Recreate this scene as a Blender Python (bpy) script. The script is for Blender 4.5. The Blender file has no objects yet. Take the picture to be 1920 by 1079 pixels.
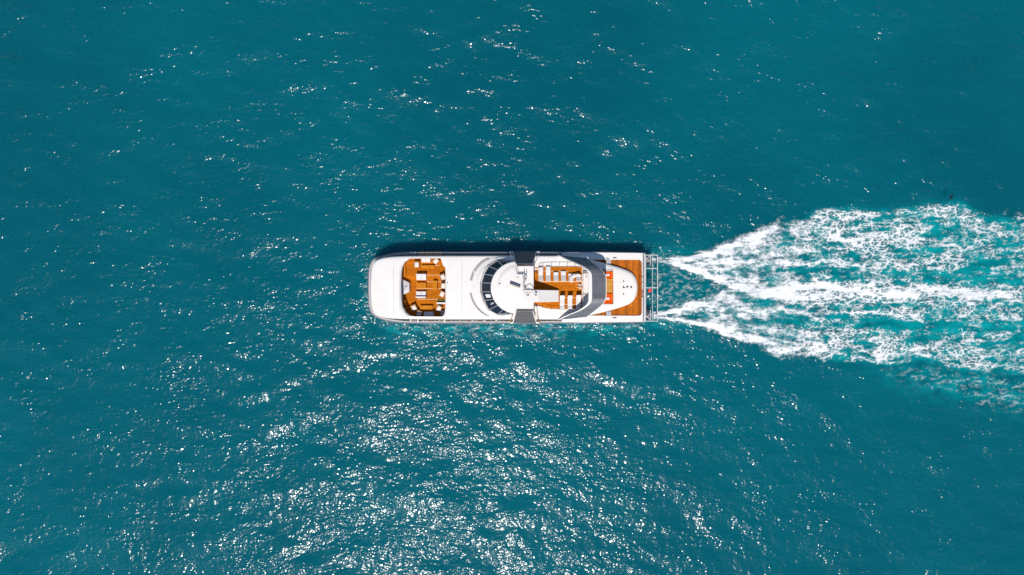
import bpy, bmesh, math, random
import numpy as np
from mathutils import Vector, Matrix
from mathutils.geometry import delaunay_2d_cdt

random.seed(7)
scene = bpy.context.scene
col = scene.collection
R = math.radians

# ------------------------------------------------------------------ camera
CAM_H = 100.0            # drone height above the water
MPP = 0.08               # metres per photograph pixel at the datum, 0.3 m under the water
SEA_Z = 0.3              # water level
MPW = MPP * (CAM_H - SEA_Z) / CAM_H
cam = bpy.data.cameras.new('camera')
cam.sensor_width = 36.0
cam.lens = 36.0 * CAM_H / (1920 * MPP)
cam.clip_end = 20000
cam_o = bpy.data.objects.new('camera', cam)
cam_o.location = (0, 0, CAM_H)
col.objects.link(cam_o)
scene.camera = cam_o

# ------------------------------------------------------------------ sky, sun, exposure
SUN_EL = 58.0
SUN_AZ = 11.0               # degrees west of the picture's bottom edge
world = bpy.data.worlds.new('World')
scene.world = world
world.use_nodes = True
wn = world.node_tree.nodes
sky = wn.new('ShaderNodeTexSky')
sky.sky_type = 'NISHITA'
sky.sun_disc = False
sky.sun_elevation = R(SUN_EL)
sky.sun_rotation = R(180 + SUN_AZ)
sky.air_density = 1.0
sky.dust_density = 0.0
sky.ozone_density = 3.2
bg = wn['Background']
bg.inputs['Strength'].default_value = 0.10
world.node_tree.links.new(sky.outputs[0], bg.inputs[0])
sun = bpy.data.lights.new('sun', 'SUN')
sun.energy = 4.1
sun.angle = R(0.53)
sun.color = (1.0, 0.94, 0.865)
sun_o = bpy.data.objects.new('sun', sun)
to_sun = Vector((-math.cos(R(SUN_EL)) * math.sin(R(SUN_AZ)), -math.cos(R(SUN_EL)) * math.cos(R(SUN_AZ)), math.sin(R(SUN_EL))))
sun_o.rotation_euler = to_sun.to_track_quat('Z', 'Y').to_euler()
sun_o.location = to_sun * 200
col.objects.link(sun_o)
vs = scene.view_settings
vs.view_transform = 'Standard'
vs.look = 'None'
vs.exposure = 0.0
vs.gamma = 1.0
vs.use_curve_mapping = False
scene.cycles.use_denoising = False
scene.cycles.max_bounces = 6
scene.cycles.transparent_max_bounces = 12
scene.cycles.sample_clamp_indirect = 4.0
scene.cycles.caustics_reflective = False
scene.cycles.caustics_refractive = False

# ------------------------------------------------------------------ measuring helpers
def W(px, py, z=0.0):
    """photograph pixel of a point that lies at height z -> its place in metres"""
    s = MPP * (CAM_H - z) / CAM_H
    return ((px - 960.0) * s, -(py - 539.5) * s)
def V(px, py, z):
    x, y = W(px, py, z)
    return Vector((x, y, z))
def zoom(ox, oy, k):
    return lambda zx, zy: (ox + zx / k, oy + zy / k)
Z1 = zoom(680, 460, 6.743)
Z2 = zoom(960, 460, 6.743)
Z3 = zoom(740, 470, 7.709)
Z4 = zoom(880, 465, 7.193)
Z5 = zoom(980, 480, 8.992)
Z6 = zoom(1120, 495, 12.7)
def smooth(a, b, x):
    t = np.clip((x - a) / (b - a), 0, 1)
    return t * t * (3 - 2 * t)

# ------------------------------------------------------------------ materials
MATS = {}
def pmat(name, color, rough=0.5, metal=0.0, noise=0.0, nscale=3.0, bump=0.0, bscale=20.0, rand=0.0, spec=0.5, coat=0.0, stretch=(1, 1, 1), hue=0.0):
    m = bpy.data.materials.new(name)
    m.use_nodes = True
    nt = m.node_tree
    N, L = nt.nodes, nt.links
    b = N['Principled BSDF']
    b.inputs['Roughness'].default_value = rough
    b.inputs['Metallic'].default_value = metal
    b.inputs['Specular IOR Level'].default_value = spec
    b.inputs['Coat Weight'].default_value = coat
    tc = N.new('ShaderNodeTexCoord')
    mp = N.new('ShaderNodeMapping')
    mp.inputs['Scale'].default_value = stretch
    L.new(tc.outputs['Object'], mp.inputs['Vector'])
    hsv = N.new('ShaderNodeHueSaturation')
    hsv.inputs['Color'].default_value = (*color, 1)
    L.new(hsv.outputs[0], b.inputs['Base Color'])
    val = None
    if noise:
        n = N.new('ShaderNodeTexNoise')
        n.inputs['Scale'].default_value = nscale
        n.inputs['Detail'].default_value = 6
        L.new(mp.outputs[0], n.inputs['Vector'])
        mr = N.new('ShaderNodeMapRange')
        mr.inputs['From Min'].default_value = 0.3
        mr.inputs['From Max'].default_value = 0.7
        mr.inputs['To Min'].default_value = 1 - noise
        mr.inputs['To Max'].default_value = 1 + noise
        L.new(n.outputs['Fac'], mr.inputs['Value'])
        val = mr.outputs[0]
    if rand:
        oi = N.new('ShaderNodeObjectInfo')
        mr2 = N.new('ShaderNodeMapRange')
        mr2.inputs['To Min'].default_value = 1 - rand
        mr2.inputs['To Max'].default_value = 1 + rand
        L.new(oi.outputs['Random'], mr2.inputs['Value'])
        if val is None:
            val = mr2.outputs[0]
        else:
            mu = N.new('ShaderNodeMath')
            mu.operation = 'MULTIPLY'
            L.new(val, mu.inputs[0])
            L.new(mr2.outputs[0], mu.inputs[1])
            val = mu.outputs[0]
    if val is not None:
        L.new(val, hsv.inputs['Value'])
    if bump:
        n2 = N.new('ShaderNodeTexNoise')
        n2.inputs['Scale'].default_value = bscale
        n2.inputs['Detail'].default_value = 3
        L.new(mp.outputs[0], n2.inputs['Vector'])
        bp = N.new('ShaderNodeBump')
        bp.inputs['Strength'].default_value = bump
        bp.inputs['Distance'].default_value = 0.02
        L.new(n2.outputs['Fac'], bp.inputs['Height'])
        L.new(bp.outputs[0], b.inputs['Normal'])
    MATS[name] = m
    return m

WHITE = pmat('white_gelcoat', (0.82, 0.775, 0.725), 0.4, noise=0.035, nscale=0.5, spec=0.3)
NONSKID = pmat('grey_nonskid', (0.36, 0.34, 0.33), 0.8, noise=0.08, nscale=2.0)
HULLGREY = pmat('hull_grey', (0.46, 0.45, 0.46), 0.4, noise=0.05, nscale=0.8)
RUBBER = pmat('grey_rubber', (0.17, 0.16, 0.18), 0.6, noise=0.08, nscale=1.5)
DARK = pmat('dark_metal', (0.025, 0.025, 0.03), 0.5, noise=0.15, nscale=4)
STEEL = pmat('steel', (0.62, 0.62, 0.63), 0.3, metal=0.7, noise=0.05)
PAINTW = pmat('white_tube_paint', (0.60, 0.60, 0.60), 0.4)
GLASS = pmat('tinted_glass', (0.010, 0.018, 0.035), 0.12, spec=0.6, noise=0.25, nscale=1.2)
GREY = pmat('arch_grey', (0.145, 0.150, 0.165), 0.42, noise=0.10, nscale=1.2)
SOLAR = pmat('panel_grey', (0.115, 0.118, 0.135), 0.35, noise=0.08, nscale=6, rand=0.10)
TREAD = pmat('tread_grey', (0.115, 0.113, 0.118), 0.7, noise=0.10, nscale=3, rand=0.06)
TEAK = pmat('teak_plank', (0.52, 0.148, 0.004), 0.7, noise=0.16, nscale=2.5, rand=0.14, spec=0.08)
TEAKY = pmat('teak_plank_across', (0.43, 0.118, 0.009), 0.7, noise=0.2, nscale=2.5, rand=0.32, spec=0.08)
TEAKF = pmat('teak_furniture', (0.62, 0.215, 0.014), 0.6, noise=0.14, nscale=4, rand=0.10, spec=0.08)
WICKER = pmat('tan_wood_frame', (0.50, 0.26, 0.085), 0.6, noise=0.12, nscale=6)
CAULK = pmat('deck_caulk', (0.10, 0.030, 0.006), 0.8, noise=0.1)
TRIM = pmat('pale_inlay', (0.78, 0.56, 0.32), 0.5, noise=0.05)
FABRIC = pmat('white_fabric', (0.76, 0.72, 0.69), 0.9, noise=0.05, nscale=6, bump=0.3, bscale=30, spec=0.1)
GREYFAB = pmat('grey_fabric', (0.52, 0.50, 0.51), 0.9, noise=0.06, nscale=6, bump=0.3, bscale=30, spec=0.1)
BEIGE = pmat('beige_fabric', (0.70, 0.50, 0.32), 0.9, noise=0.06, nscale=5, spec=0.1)
ORANGE = pmat('orange_fabric', (0.85, 0.125, 0.006), 0.85, noise=0.08, nscale=5, bump=0.3, bscale=20, spec=0.1)
RED = pmat('red_cloth', (0.75, 0.055, 0.05), 0.85, noise=0.06, nscale=5, spec=0.1)
GREEN = pmat('green_cloth', (0.17, 0.22, 0.06), 0.9, noise=0.2, nscale=8, spec=0.1)
BROWN = pmat('shaded_brown', (0.20, 0.075, 0.03), 0.8, noise=0.25, nscale=3)  # dark brown painted in for shadow on the sun deck and its stairwell
BIRD = pmat('bird_feather', (0.004, 0.006, 0.007), 0.95, noise=0.3, nscale=10)

# ------------------------------------------------------------------ mesh helpers
def tag(o, label=None, cat=None, group=None, kind=None):
    if label: o['label'] = label
    if cat: o['category'] = cat
    if group: o['group'] = group
    if kind: o['kind'] = kind
    return o
def empty(name, loc=(0, 0, 0), rz=0.0):
    o = bpy.data.objects.new(name, None)
    o.empty_display_size = 0.3
    o.location = loc
    o.rotation_euler = (0, 0, rz)
    col.objects.link(o)
    return o
class MB:
    def __init__(self):
        self.v, self.f = [], []
    def add(self, vs_, fs_):
        n = len(self.v)
        self.v += [tuple(v) for v in vs_]
        self.f += [tuple(i + n for i in f) for f in fs_]
        return self
    def box(self, x0, x1, y0, y1, z0, z1, bev=0.0, M=None):
        if bev <= 0:
            vs_ = [(x, y, z) for z in (z0, z1) for y in (y0, y1) for x in (x0, x1)]
            fs_ = [(0, 2, 3, 1), (4, 5, 7, 6), (0, 1, 5, 4), (2, 6, 7, 3), (0, 4, 6, 2), (1, 3, 7, 5)]
        else:
            b = bev
            def loop(i, z):
                c = b * 0.6
                xa, xb, ya, yb = x0 + i, x1 - i, y0 + i, y1 - i
                return [(xa + c, ya, z), (xb - c, ya, z), (xb, ya + c, z), (xb, yb - c, z), (xb - c, yb, z), (xa + c, yb, z), (xa, yb - c, z), (xa, ya + c, z)]
            vs_ = loop(0, z0) + loop(0, z1 - b) + loop(b * 0.35, z1 - b * 0.3) + loop(b, z1)
            fs_ = [tuple(range(7, -1, -1)), tuple(range(24, 32))]
            for k in range(3):
                for i in range(8):
                    j = (i + 1) % 8
                    fs_.append((k * 8 + i, k * 8 + j, k * 8 + 8 + j, k * 8 + 8 + i))
        if M is not None:
            vs_ = [M @ Vector(v) for v in vs_]
        return self.add(vs_, fs_)
    def tube(self, pts, r, n=8, closed=False):
        pts = [Vector(p) for p in pts]
        m = len(pts)
        vs_, fs_ = [], []
        for i, p in enumerate(pts):
            a = pts[(i - 1) % m] if (closed or i > 0) else pts[i]
            b = pts[(i + 1) % m] if (closed or i < m - 1) else pts[i]
            t = (b - a).normalized()
            up = Vector((0, 0, 1)) if abs(t.z) < 0.9 else Vector((1, 0, 0))
            s = t.cross(up).normalized()
            u = s.cross(t).normalized()
            rr = r[i] if isinstance(r, (list, tuple)) else r
            for k in range(n):
                an = 2 * math.pi * k / n
                vs_.append(p + s * (math.cos(an) * rr) + u * (math.sin(an) * rr))
        for i in range(m if closed else m - 1):
            j = (i + 1) % m
            for k in range(n):
                l = (k + 1) % n
                fs_.append((i * n + k, i * n + l, j * n + l, j * n + k))
        if not closed:
            fs_.append(tuple(range(n - 1, -1, -1)))
            fs_.append(tuple((m - 1) * n + k for k in range(n)))
        return self.add(vs_, fs_)
    def prism(self, poly, z0, z1, bev=0.0):
        """poly: list of (x, y); z1 may be a function of the point"""
        n = len(poly)
        f0 = z0 if callable(z0) else (lambda x, y: z0)
        f1 = z1 if callable(z1) else (lambda x, y: z1)
        if bev > 0:
            inn = inset(poly, bev)
            vs_ = [(x, y, f0(x, y)) for x, y in poly] + [(x, y, f1(x, y) - bev) for x, y in poly]
            i2 = inset(poly, bev * 0.3)
            vs_ += [(x, y, f1(x, y) - bev * 0.3) for x, y in i2] + [(x, y, f1(x, y)) for x, y in inn]
            k = 3
        else:
            vs_ = [(x, y, f0(x, y)) for x, y in poly] + [(x, y, f1(x, y)) for x, y in poly]
            k = 1
        fs_ = []
        for q in range(k):
            for i in range(n):
                j = (i + 1) % n
                fs_.append((q * n + i, q * n + j, q * n + n + j, q * n + n + i))
        tri = poly_tris([(v[0], v[1]) for v in vs_[k * n:]])
        fs_ += [tuple(k * n + i for i in t) for t in tri]
        tri = poly_tris(poly)
        fs_ += [tuple(reversed(t)) for t in tri]
        return self.add(vs_, fs_)
    def build(self, name, mat, parent=None, smoothed=False, flip_fix=True, angle=35):
        me = bpy.data.meshes.new(name)
        me.from_pydata(self.v, [], self.f)
        me.update()
        if flip_fix:
            bm = bmesh.new()
            bm.from_mesh(me)
            bmesh.ops.recalc_face_normals(bm, faces=bm.faces)
            bm.to_mesh(me)
            bm.free()
        me.materials.append(mat)
        if smoothed:
            me.shade_smooth()
            me.set_sharp_from_angle(angle=R(angle))
        o = bpy.data.objects.new(name, me)
        o.parent = parent
        col.objects.link(o)
        return o

def area2(poly):
    return sum(poly[i][0] * poly[(i + 1) % len(poly)][1] - poly[(i + 1) % len(poly)][0] * poly[i][1] for i in range(len(poly)))
def inset(poly, d):
    """move every edge inwards by d"""
    s = 1 if area2(poly) > 0 else -1
    n = len(poly)
    out = []
    for i in range(n):
        p0, p1, p2 = Vector(poly[i - 1][:2]), Vector(poly[i][:2]), Vector(poly[(i + 1) % n][:2])
        a, b = (p1 - p0).normalized(), (p2 - p1).normalized()
        na, nb = Vector((-a.y, a.x)) * s, Vector((-b.y, b.x)) * s
        m = na + nb
        m = m / max(m.length_squared / 2, 0.35)
        q = p1 + m * d
        out.append((q.x, q.y))
    return out
def inside(poly, x, y):
    c = False
    n = len(poly)
    j = n - 1
    for i in range(n):
        if (poly[i][1] > y) != (poly[j][1] > y) and x < (poly[j][0] - poly[i][0]) * (y - poly[i][1]) / (poly[j][1] - poly[i][1]) + poly[i][0]:
            c = not c
        j = i
    return c
def cdt(loops, extra=()):
    vs_, es_ = [], []
    for lp in loops:
        n = len(vs_)
        vs_ += [Vector(p[:2]) for p in lp]
        es_ += [(n + i, n + (i + 1) % len(lp)) for i in range(len(lp))]
    vs_ += [Vector(p[:2]) for p in extra]
    ov, oe, of, a, b, c = delaunay_2d_cdt(vs_, es_, [], 0, 1e-5)
    res = []
    for f in of:
        cx = sum(ov[i].x for i in f) / len(f)
        cy = sum(ov[i].y for i in f) / len(f)
        if inside(loops[0], cx, cy) and not any(inside(h, cx, cy) for h in loops[1:]):
            res.append(tuple(f))
    return [(v.x, v.y) for v in ov], res
def poly_tris(poly):
    ov, fs_ = cdt([poly])
    # map back onto the polygon's own vertex order
    idx = {}
    for k, p in enumerate(poly):
        idx[(round(p[0], 4), round(p[1], 4))] = k
    out = []
    for f in fs_:
        try:
            out.append(tuple(idx[(round(ov[i][0], 4), round(ov[i][1], 4))] for i in f))
        except KeyError:
            pass
    return out
def span_x(poly, y):
    xs = []
    n = len(poly)
    for i in range(n):
        a, b = poly[i], poly[(i + 1) % n]
        if (a[1] > y) != (b[1] > y):
            xs.append(a[0] + (b[0] - a[0]) * (y - a[1]) / (b[1] - a[1]))
    return (min(xs), max(xs)) if len(xs) > 1 else None
def smooth_closed(pts, n=4):
    """Catmull-Rom through a closed list of 2-D points"""
    out = []
    m = len(pts)
    for i in range(m):
        p0, p1, p2, p3 = (np.array(pts[(i + k - 1) % m], float) for k in range(4))
        for j in range(n):
            t = j / n
            q = 0.5 * ((2 * p1) + (p2 - p0) * t + (2 * p0 - 5 * p1 + 4 * p2 - p3) * t * t + (3 * p1 - p0 - 3 * p2 + p3) * t ** 3)
            out.append((float(q[0]), float(q[1])))
    return out
def smooth_open(pts, n=5):
    out = []
    m = len(pts)
    P = [np.array(p, float) for p in pts]
    for i in range(m - 1):
        p0, p1, p2, p3 = P[max(i - 1, 0)], P[i], P[i + 1], P[min(i + 2, m - 1)]
        for j in range(n):
            t = j / n
            out.append(0.5 * ((2 * p1) + (p2 - p0) * t + (2 * p0 - 5 * p1 + 4 * p2 - p3) * t * t + (3 * p1 - p0 - 3 * p2 + p3) * t ** 3))
    out.append(P[-1])
    return [tuple(float(c) for c in q) for q in out]
def copy_tree(o, parent=None):
    c = o.copy()
    col.objects.link(c)
    c.parent = parent
    for ch in list(o.children):
        copy_tree(ch, c)
    return c

# ------------------------------------------------------------------ noise for the sea surface
def make_perlin(seed):
    rng = np.random.RandomState(seed)
    perm = rng.permutation(256)
    perm = np.concatenate([perm, perm])
    ang = rng.rand(256) * 2 * np.pi
    gx, gy = np.cos(ang), np.sin(ang)
    def f(x, y):
        xi, yi = np.floor(x).astype(np.int64), np.floor(y).astype(np.int64)
        xf, yf = x - xi, y - yi
        u, v = xf ** 3 * (xf * (xf * 6 - 15) + 10), yf ** 3 * (yf * (yf * 6 - 15) + 10)
        def g(ix, iy, dx, dy):
            h = perm[perm[ix & 255] + (iy & 255)]
            return gx[h] * dx + gy[h] * dy
        a = g(xi, yi, xf, yf); b = g(xi + 1, yi, xf - 1, yf)
        c = g(xi, yi + 1, xf, yf - 1); d = g(xi + 1, yi + 1, xf - 1, yf - 1)
        return ((a * (1 - u) + b * u) * (1 - v) + (c * (1 - u) + d * u) * v) * 1.5
    return f
PN = [make_perlin(s) for s in range(11, 23)]
def fbm(x, y, o=4, k=0, gain=0.5):
    s, a, t = 0, 1.0, 0
    for i in range(o):
        s = s + a * PN[(k + i) % 12](x * 2 ** i + 7.3 * i, y * 2 ** i - 3.1 * i)
        t += a
        a *= gain
    return s / t
rngw = np.random.RandomState(5)
WAVES = []
for i in range(64):
    lam = 10 ** rngw.uniform(math.log10(2.2), math.log10(14))
    th = R(90) + rngw.normal(0, 0.65) + R(-4)
    slope = 0.027 * (1.0 if lam < 5 else 0.7)
    WAVES.append((2 * math.pi / lam * math.cos(th), 2 * math.pi / lam * math.sin(th), rngw.uniform(0, 6.28), slope * lam / (2 * math.pi)))
def sea_z(x, y):
    z = np.zeros_like(x)
    gust = 0.8 + 0.5 * PN[3](x / 23.0, y / 17.0)
    for kx, ky, ph, a in WAVES:
        z += a * np.sin(kx * x + ky * y + ph)
    return z * gust + SEA_Z

# wake envelope in photograph pixels at water level
def ip(u, a, b):
    return np.interp(u, a, b)
def wake_density(u, v):
    def band(us, vs_, ws, ss):
        c, w, s = ip(u, us, vs_), ip(u, us, ws), ip(u, us, ss)
        return s * np.exp(-((v - c) / w) ** 2)
    wob = 15 * fbm(u / 75, v / 50, 4, 2) * smooth(1260, 1450, u)
    v = v + wob
    top = ip(u, [1215, 1250, 1290, 1340, 1400, 1450, 1500, 1530, 1600, 1680, 1740, 1800, 1850, 1960], [480, 480, 478, 461, 437, 416, 405, 387, 376, 388, 380, 372, 396, 405])
    bot = ip(u, [1215, 1260, 1320, 1400, 1460, 1520, 1600, 1750, 1850, 1960], [598, 604, 615, 645, 669, 674, 688, 693, 704, 720])
    notch_t = ip(u, [1215, 1240, 1260, 1300, 1345, 1368], [493, 494, 498, 513, 531, 539])
    notch_b = ip(u, [1215, 1250, 1290, 1340, 1368], [584, 581, 566, 556, 540])
    inside_ = smooth(0, 18, v - top) * smooth(0, 16, bot - v)
    notch = np.where(u < 1368, smooth(-4, 3, v - notch_t) * smooth(-4, 3, notch_b - v), 0)
    fill = ip(u, [1215, 1300, 1450, 1650, 1800, 1960], [0.66, 0.58, 0.50, 0.46, 0.42, 0.38])
    d = fill * inside_ * (1 - notch) * smooth(1212, 1225, u)
    pk = []
    # edges of the two jets
    pk.append(band([1220, 1290, 1340, 1400, 1460, 1530, 1640], [487, 486, 472, 450, 430, 415, 405], [5, 7, 11, 14, 17, 17, 15], [0.9, 0.80, 0.72, 0.68, 0.62, 0.5, 0.25]))
    pk.append(band([1220, 1260, 1300, 1345, 1368], [487, 492, 504, 521, 532], [5, 7, 10, 13, 13], [0.95, .9, .82, .80, .80]) * smooth(1420, 1350, u))
    pk.append(band([1230, 1300, 1400, 1500, 1650, 1800, 1950], [488, 492, 494, 494, 492, 493, 497], [4, 7, 8, 7, 7, 8, 9], [0.4, 0.6, 0.72, .76, .72, .5, .4]))
    pk.append(band([1230, 1250, 1290, 1340, 1368], [591, 588, 576, 563, 549], [6, 7, 10, 12, 12], [0.9, 0.9, .82, .80, .80]) * smooth(1420, 1350, u))
    pk.append(band([1220, 1260, 1320, 1400, 1460, 1540, 1650], [592, 597, 606, 631, 651, 660, 670], [5, 7, 10, 14, 15, 15, 15], [0.95, .9, .82, .74, .68, .55, .4]))
    pk.append(band([1240, 1300, 1400, 1500, 1650, 1750, 1950], [590, 590, 586, 583, 586, 592, 600], [5, 7, 7, 7, 8, 9, 10], [0.4, 0.6, 0.7, .7, .65, .55, .45]))
    # centre plume
    pk.append(band([1340, 1380, 1430, 1500, 1600, 1700, 1800, 1950], [540, 543, 548, 545, 545, 546, 549, 553], [4, 15, 26, 31, 29, 22, 17, 14], [0.0, 1, .90, .82, .84, .84, .82, .78]) * smooth(1345, 1372, u))
    pk.append(band([1450, 1500, 1600, 1700, 1800], [455, 452, 448, 447, 450], [10, 15, 17, 16, 14], [0.3, .72, .80, .68, .4]) * smooth(1390, 1470, u))
    pk.append(band([1450, 1550, 1650, 1750, 1950], [640, 645, 650, 655, 660], [20, 22, 22, 25, 25], [0.4, .62, .64, .52, .50]) * smooth(1410, 1490, u))
    for p in pk:
        d = np.maximum(d, p * smooth(1214, 1228, u))
    dark = band([1360, 1420, 1500, 1600, 1750, 1950], [509, 511, 510, 511, 516, 522], [3, 6, 10, 9, 9, 8], [0, 0.35, .6, .5, .42, .25])
    dark = np.maximum(dark, band([1350, 1420, 1500, 1600, 1750, 1950], [572, 571, 574, 604, 611, 618], [3, 5, 7, 11, 12, 11], [0, .4, .45, .65, .6, .4]))
    dark = np.maximum(dark, band([1400, 1450, 1560, 1650, 1750], [598, 602, 606, 610, 614], [8, 11, 12, 12, 12], [.3, .5, .55, .5, .4]))
    dark = np.maximum(dark, band([1420, 1480, 1560, 1650, 1750], [478, 476, 475, 474, 476], [4, 8, 9, 9, 9], [0, .3, .35, .3, .2]))
    d = d * (1 - dark)
    return d, inside_, notch

# ================================================================== THE SEA
def build_sea():
    def axis(lo, hi, step):
        core = np.arange(lo, hi + 1e-6, step)
        ext = [step * 2]
        while sum(ext) < 6000:
            ext.append(ext[-1] * 1.45)
        e = np.cumsum(ext)
        return np.concatenate([core[0] - e[::-1], core, core[-1] + e])
    xs, ys = axis(-92, 92, 0.26), axis(-60, 60, 0.26)
    X, Y = np.meshgrid(xs, ys)
    fade = smooth(300, 92, np.abs(X)) * smooth(260, 60, np.abs(Y))
    Zs = (sea_z(X, Y) - SEA_Z) * fade + SEA_Z
    u, v = X / MPW + 960, -Y / MPW + 539.5
    d, ins, notch = wake_density(u, v)
    aer = np.clip(ins * (1 - notch) * smooth(1215, 1260, u) * (ip(u, [1300, 1550, 1800], [0.42, 0.50, 0.62]) + 0.9 * fbm(u / 40, v / 14, 4, 5)), 0, 1)
    aer = np.maximum(aer, np.clip(0.75 * smooth(1560, 1800, u) * np.exp(-((v - ip(u, [1560, 1700, 1800, 1920], [688, 704, 718, 738])) / 34) ** 2) * (0.45 + 1.1 * fbm(u / 30, v / 16, 4, 2)), 0, 1))
    # turbulent water between and beside the jets, and along the hull
    aer = np.maximum(aer, 0.45 * np.exp(-((v - 478) / 14) ** 2) * smooth(1205, 1230, u) * smooth(1400, 1270, u) * (0.6 + fbm(u / 12, v / 8, 3, 1)))
    aer = np.maximum(aer, 0.45 * np.exp(-((v - 606) / 12) ** 2) * smooth(1195, 1230, u) * smooth(1400, 1270, u) * (0.6 + fbm(u / 12, v / 8, 3, 1)))
    aer = np.maximum(aer, 0.30 * notch * smooth(1205, 1225, u) * np.clip(0.5 + 1.2 * fbm(u / 14, v / 6, 3, 4), 0, 1))
    side = np.exp(-((v - 616) / 16) ** 2) * smooth(700, 745, u) * smooth(1230, 1150, u)
    aer = np.maximum(aer, np.clip(0.8 * side * (0.25 + 1.6 * fbm(u / 26, v / 9, 4, 7)), 0, 1))
    aer = np.maximum(aer, 0.35 * np.exp(-((v - 540) / 45) ** 2) * np.exp(-((u - 683) / 9) ** 2) * np.clip(0.3 + 1.5 * fbm(u / 9, v / 9, 3, 3), 0, 1))
    aer = np.clip(aer, 0, 1)
    Zs = Zs + 0.10 * d * fade + 0.10 * ins * fbm(u / 22, v / 12, 3, 6)
    n, m = X.shape
    verts = np.stack([X, Y, Zs], -1).reshape(-1, 3)
    i = np.arange(n * m).reshape(n, m)
    quads = np.stack([i[:-1, :-1], i[:-1, 1:], i[1:, 1:], i[1:, :-1]], -1).reshape(-1, 4)
    me = bpy.data.meshes.new('sea_water')
    me.vertices.add(len(verts)); me.vertices.foreach_set('co', verts.astype(np.float32).ravel())
    me.loops.add(quads.size); me.loops.foreach_set('vertex_index', quads.astype(np.int32).ravel())
    me.polygons.add(len(quads)); me.polygons.foreach_set('loop_start', np.arange(0, quads.size, 4, dtype=np.int32))
    me.update(calc_edges=True)
    me.shade_smooth()
    at = me.attributes.new('aeration', 'FLOAT', 'POINT')
    at.data.foreach_set('value', aer.astype(np.float32).ravel())
    # material
    mt = bpy.data.materials.new('sea_water')
    mt.use_nodes = True
    nt = mt.node_tree
    N, L = nt.nodes, nt.links
    N.remove(N['Principled BSDF'])
    out = N['Material Output']
    tc = N.new('ShaderNodeTexCoord')
    def noise(scale, stretch, rot, detail, dist=0.0):
        mp = N.new('ShaderNodeMapping')
        mp.inputs['Scale'].default_value = stretch
        mp.inputs['Rotation'].default_value = (0, 0, R(rot))
        L.new(tc.outputs['Object'], mp.inputs['Vector'])
        t = N.new('ShaderNodeTexNoise')
        t.noise_dimensions = '2D'
        t.inputs['Scale'].default_value = scale
        t.inputs['Detail'].default_value = detail
        t.inputs['Roughness'].default_value = 0.6
        t.inputs['Distortion'].default_value = dist
        L.new(mp.outputs[0], t.inputs['Vector'])
        return t.outputs['Fac']
    def math_(op, a, b=None, c=None):
        q = N.new('ShaderNodeMath'); q.operation = op
        for k, s in enumerate((a, b, c)):
            if s is None: continue
            if isinstance(s, (int, float)): q.inputs[k].default_value = s
            else: L.new(s, q.inputs[k])
        return q.outputs[0]
    h1 = noise(0.75, (1.0, 0.9, 1), 28, 2.0)          # 1.3 m chop
    h2 = noise(1.7, (0.62, 1.0, 1), -12, 1.0, 0.3)      # 0.5 m ripples
    h3 = noise(3.4, (0.8, 1.0, 1), 8, 0.0)             # 0.2 m capillary
    pat = noise(0.11, (0.7, 1.0, 1), 5, 3.0)           # gusts
    g = N.new('ShaderNodeMapRange')
    g.inputs['From Min'].default_value = 0.30; g.inputs['From Max'].default_value = 0.70
    g.inputs['To Min'].default_value = 0.55; g.inputs['To Max'].default_value = 1.35
    L.new(pat, g.inputs['Value'])
    hs = math_('ADD', math_('MULTIPLY', h2, RIP2), math_('MULTIPLY', h3, RIP3))
    hs = math_('MULTIPLY', hs, g.outputs[0])
    # clumps of steeper ripples riding on some crests
    cl = noise(0.55, (0.34, 1.0, 1), 33, 2.0)
    g2 = N.new('ShaderNodeMapRange'); g2.interpolation_type = 'SMOOTHSTEP'
    g2.inputs['From Min'].default_value = 0.46; g2.inputs['From Max'].default_value = 0.76
    g2.inputs['To Min'].default_value = 0.85; g2.inputs['To Max'].default_value = 2.1
    L.new(cl, g2.inputs['Value'])
    hs = math_('MULTIPLY', hs, g2.outputs[0])
    hh = math_('ADD', math_('MULTIPLY', h1, RIP1), hs)
    bp = N.new('ShaderNodeBump')
    bp.inputs['Strength'].default_value = 1.0
    bp.inputs['Distance'].default_value = 1.0
    L.new(hh, bp.inputs['Height'])
    # body colour of the water: light scattered back from below, aerated where churned
    av = N.new('ShaderNodeAttribute'); av.attribute_name = 'aeration'
    big = noise(0.016, (1, 1, 1), 30, 3.0)
    mixw = N.new('ShaderNodeMix'); mixw.data_type = 'RGBA'
    mixw.inputs[6].default_value = (*SEA_A, 1)
    mixw.inputs[7].default_value = (*SEA_B, 1)
    mrb = N.new('ShaderNodeMapRange'); mrb.inputs['From Min'].default_value = 0.35; mrb.inputs['From Max'].default_value = 0.65
    L.new(big, mrb.inputs['Value']); L.new(mrb.outputs[0], mixw.inputs[0])
    mixa = N.new('ShaderNodeMix'); mixa.data_type = 'RGBA'
    mixa.inputs[7].default_value = (*SEA_AER, 1)
    L.new(av.outputs['Fac'], mixa.inputs[0]); L.new(mixw.outputs[2], mixa.inputs[6])
    body = N.new('ShaderNodeSubsurfaceScattering')
    body.falloff = 'BURLEY'
    body.inputs['Scale'].default_value = 2.0
    body.inputs['Radius'].default_value = (0.6, 1.0, 1.0)
    L.new(mixa.outputs[2], body.inputs['Color'])
    nrm = N.new('ShaderNodeCombineXYZ'); nrm.inputs[2].default_value = 1.0
    nmx = N.new('ShaderNodeMix'); nmx.data_type = 'VECTOR'; nmx.inputs[0].default_value = 0.40
    L.new(nrm.outputs[0], nmx.inputs[4]); L.new(bp.outputs[0], nmx.inputs[5])
    nno = N.new('ShaderNodeVectorMath'); nno.operation = 'NORMALIZE'
    L.new(nmx.outputs[1], nno.inputs[0])
    L.new(nno.outputs[0], body.inputs['Normal'])       # light comes out of the volume, only partly shaped by the ripples
    gl = N.new('ShaderNodeBsdfGlossy')
    gl.inputs['Roughness'].default_value = SEA_ROUGH
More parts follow.
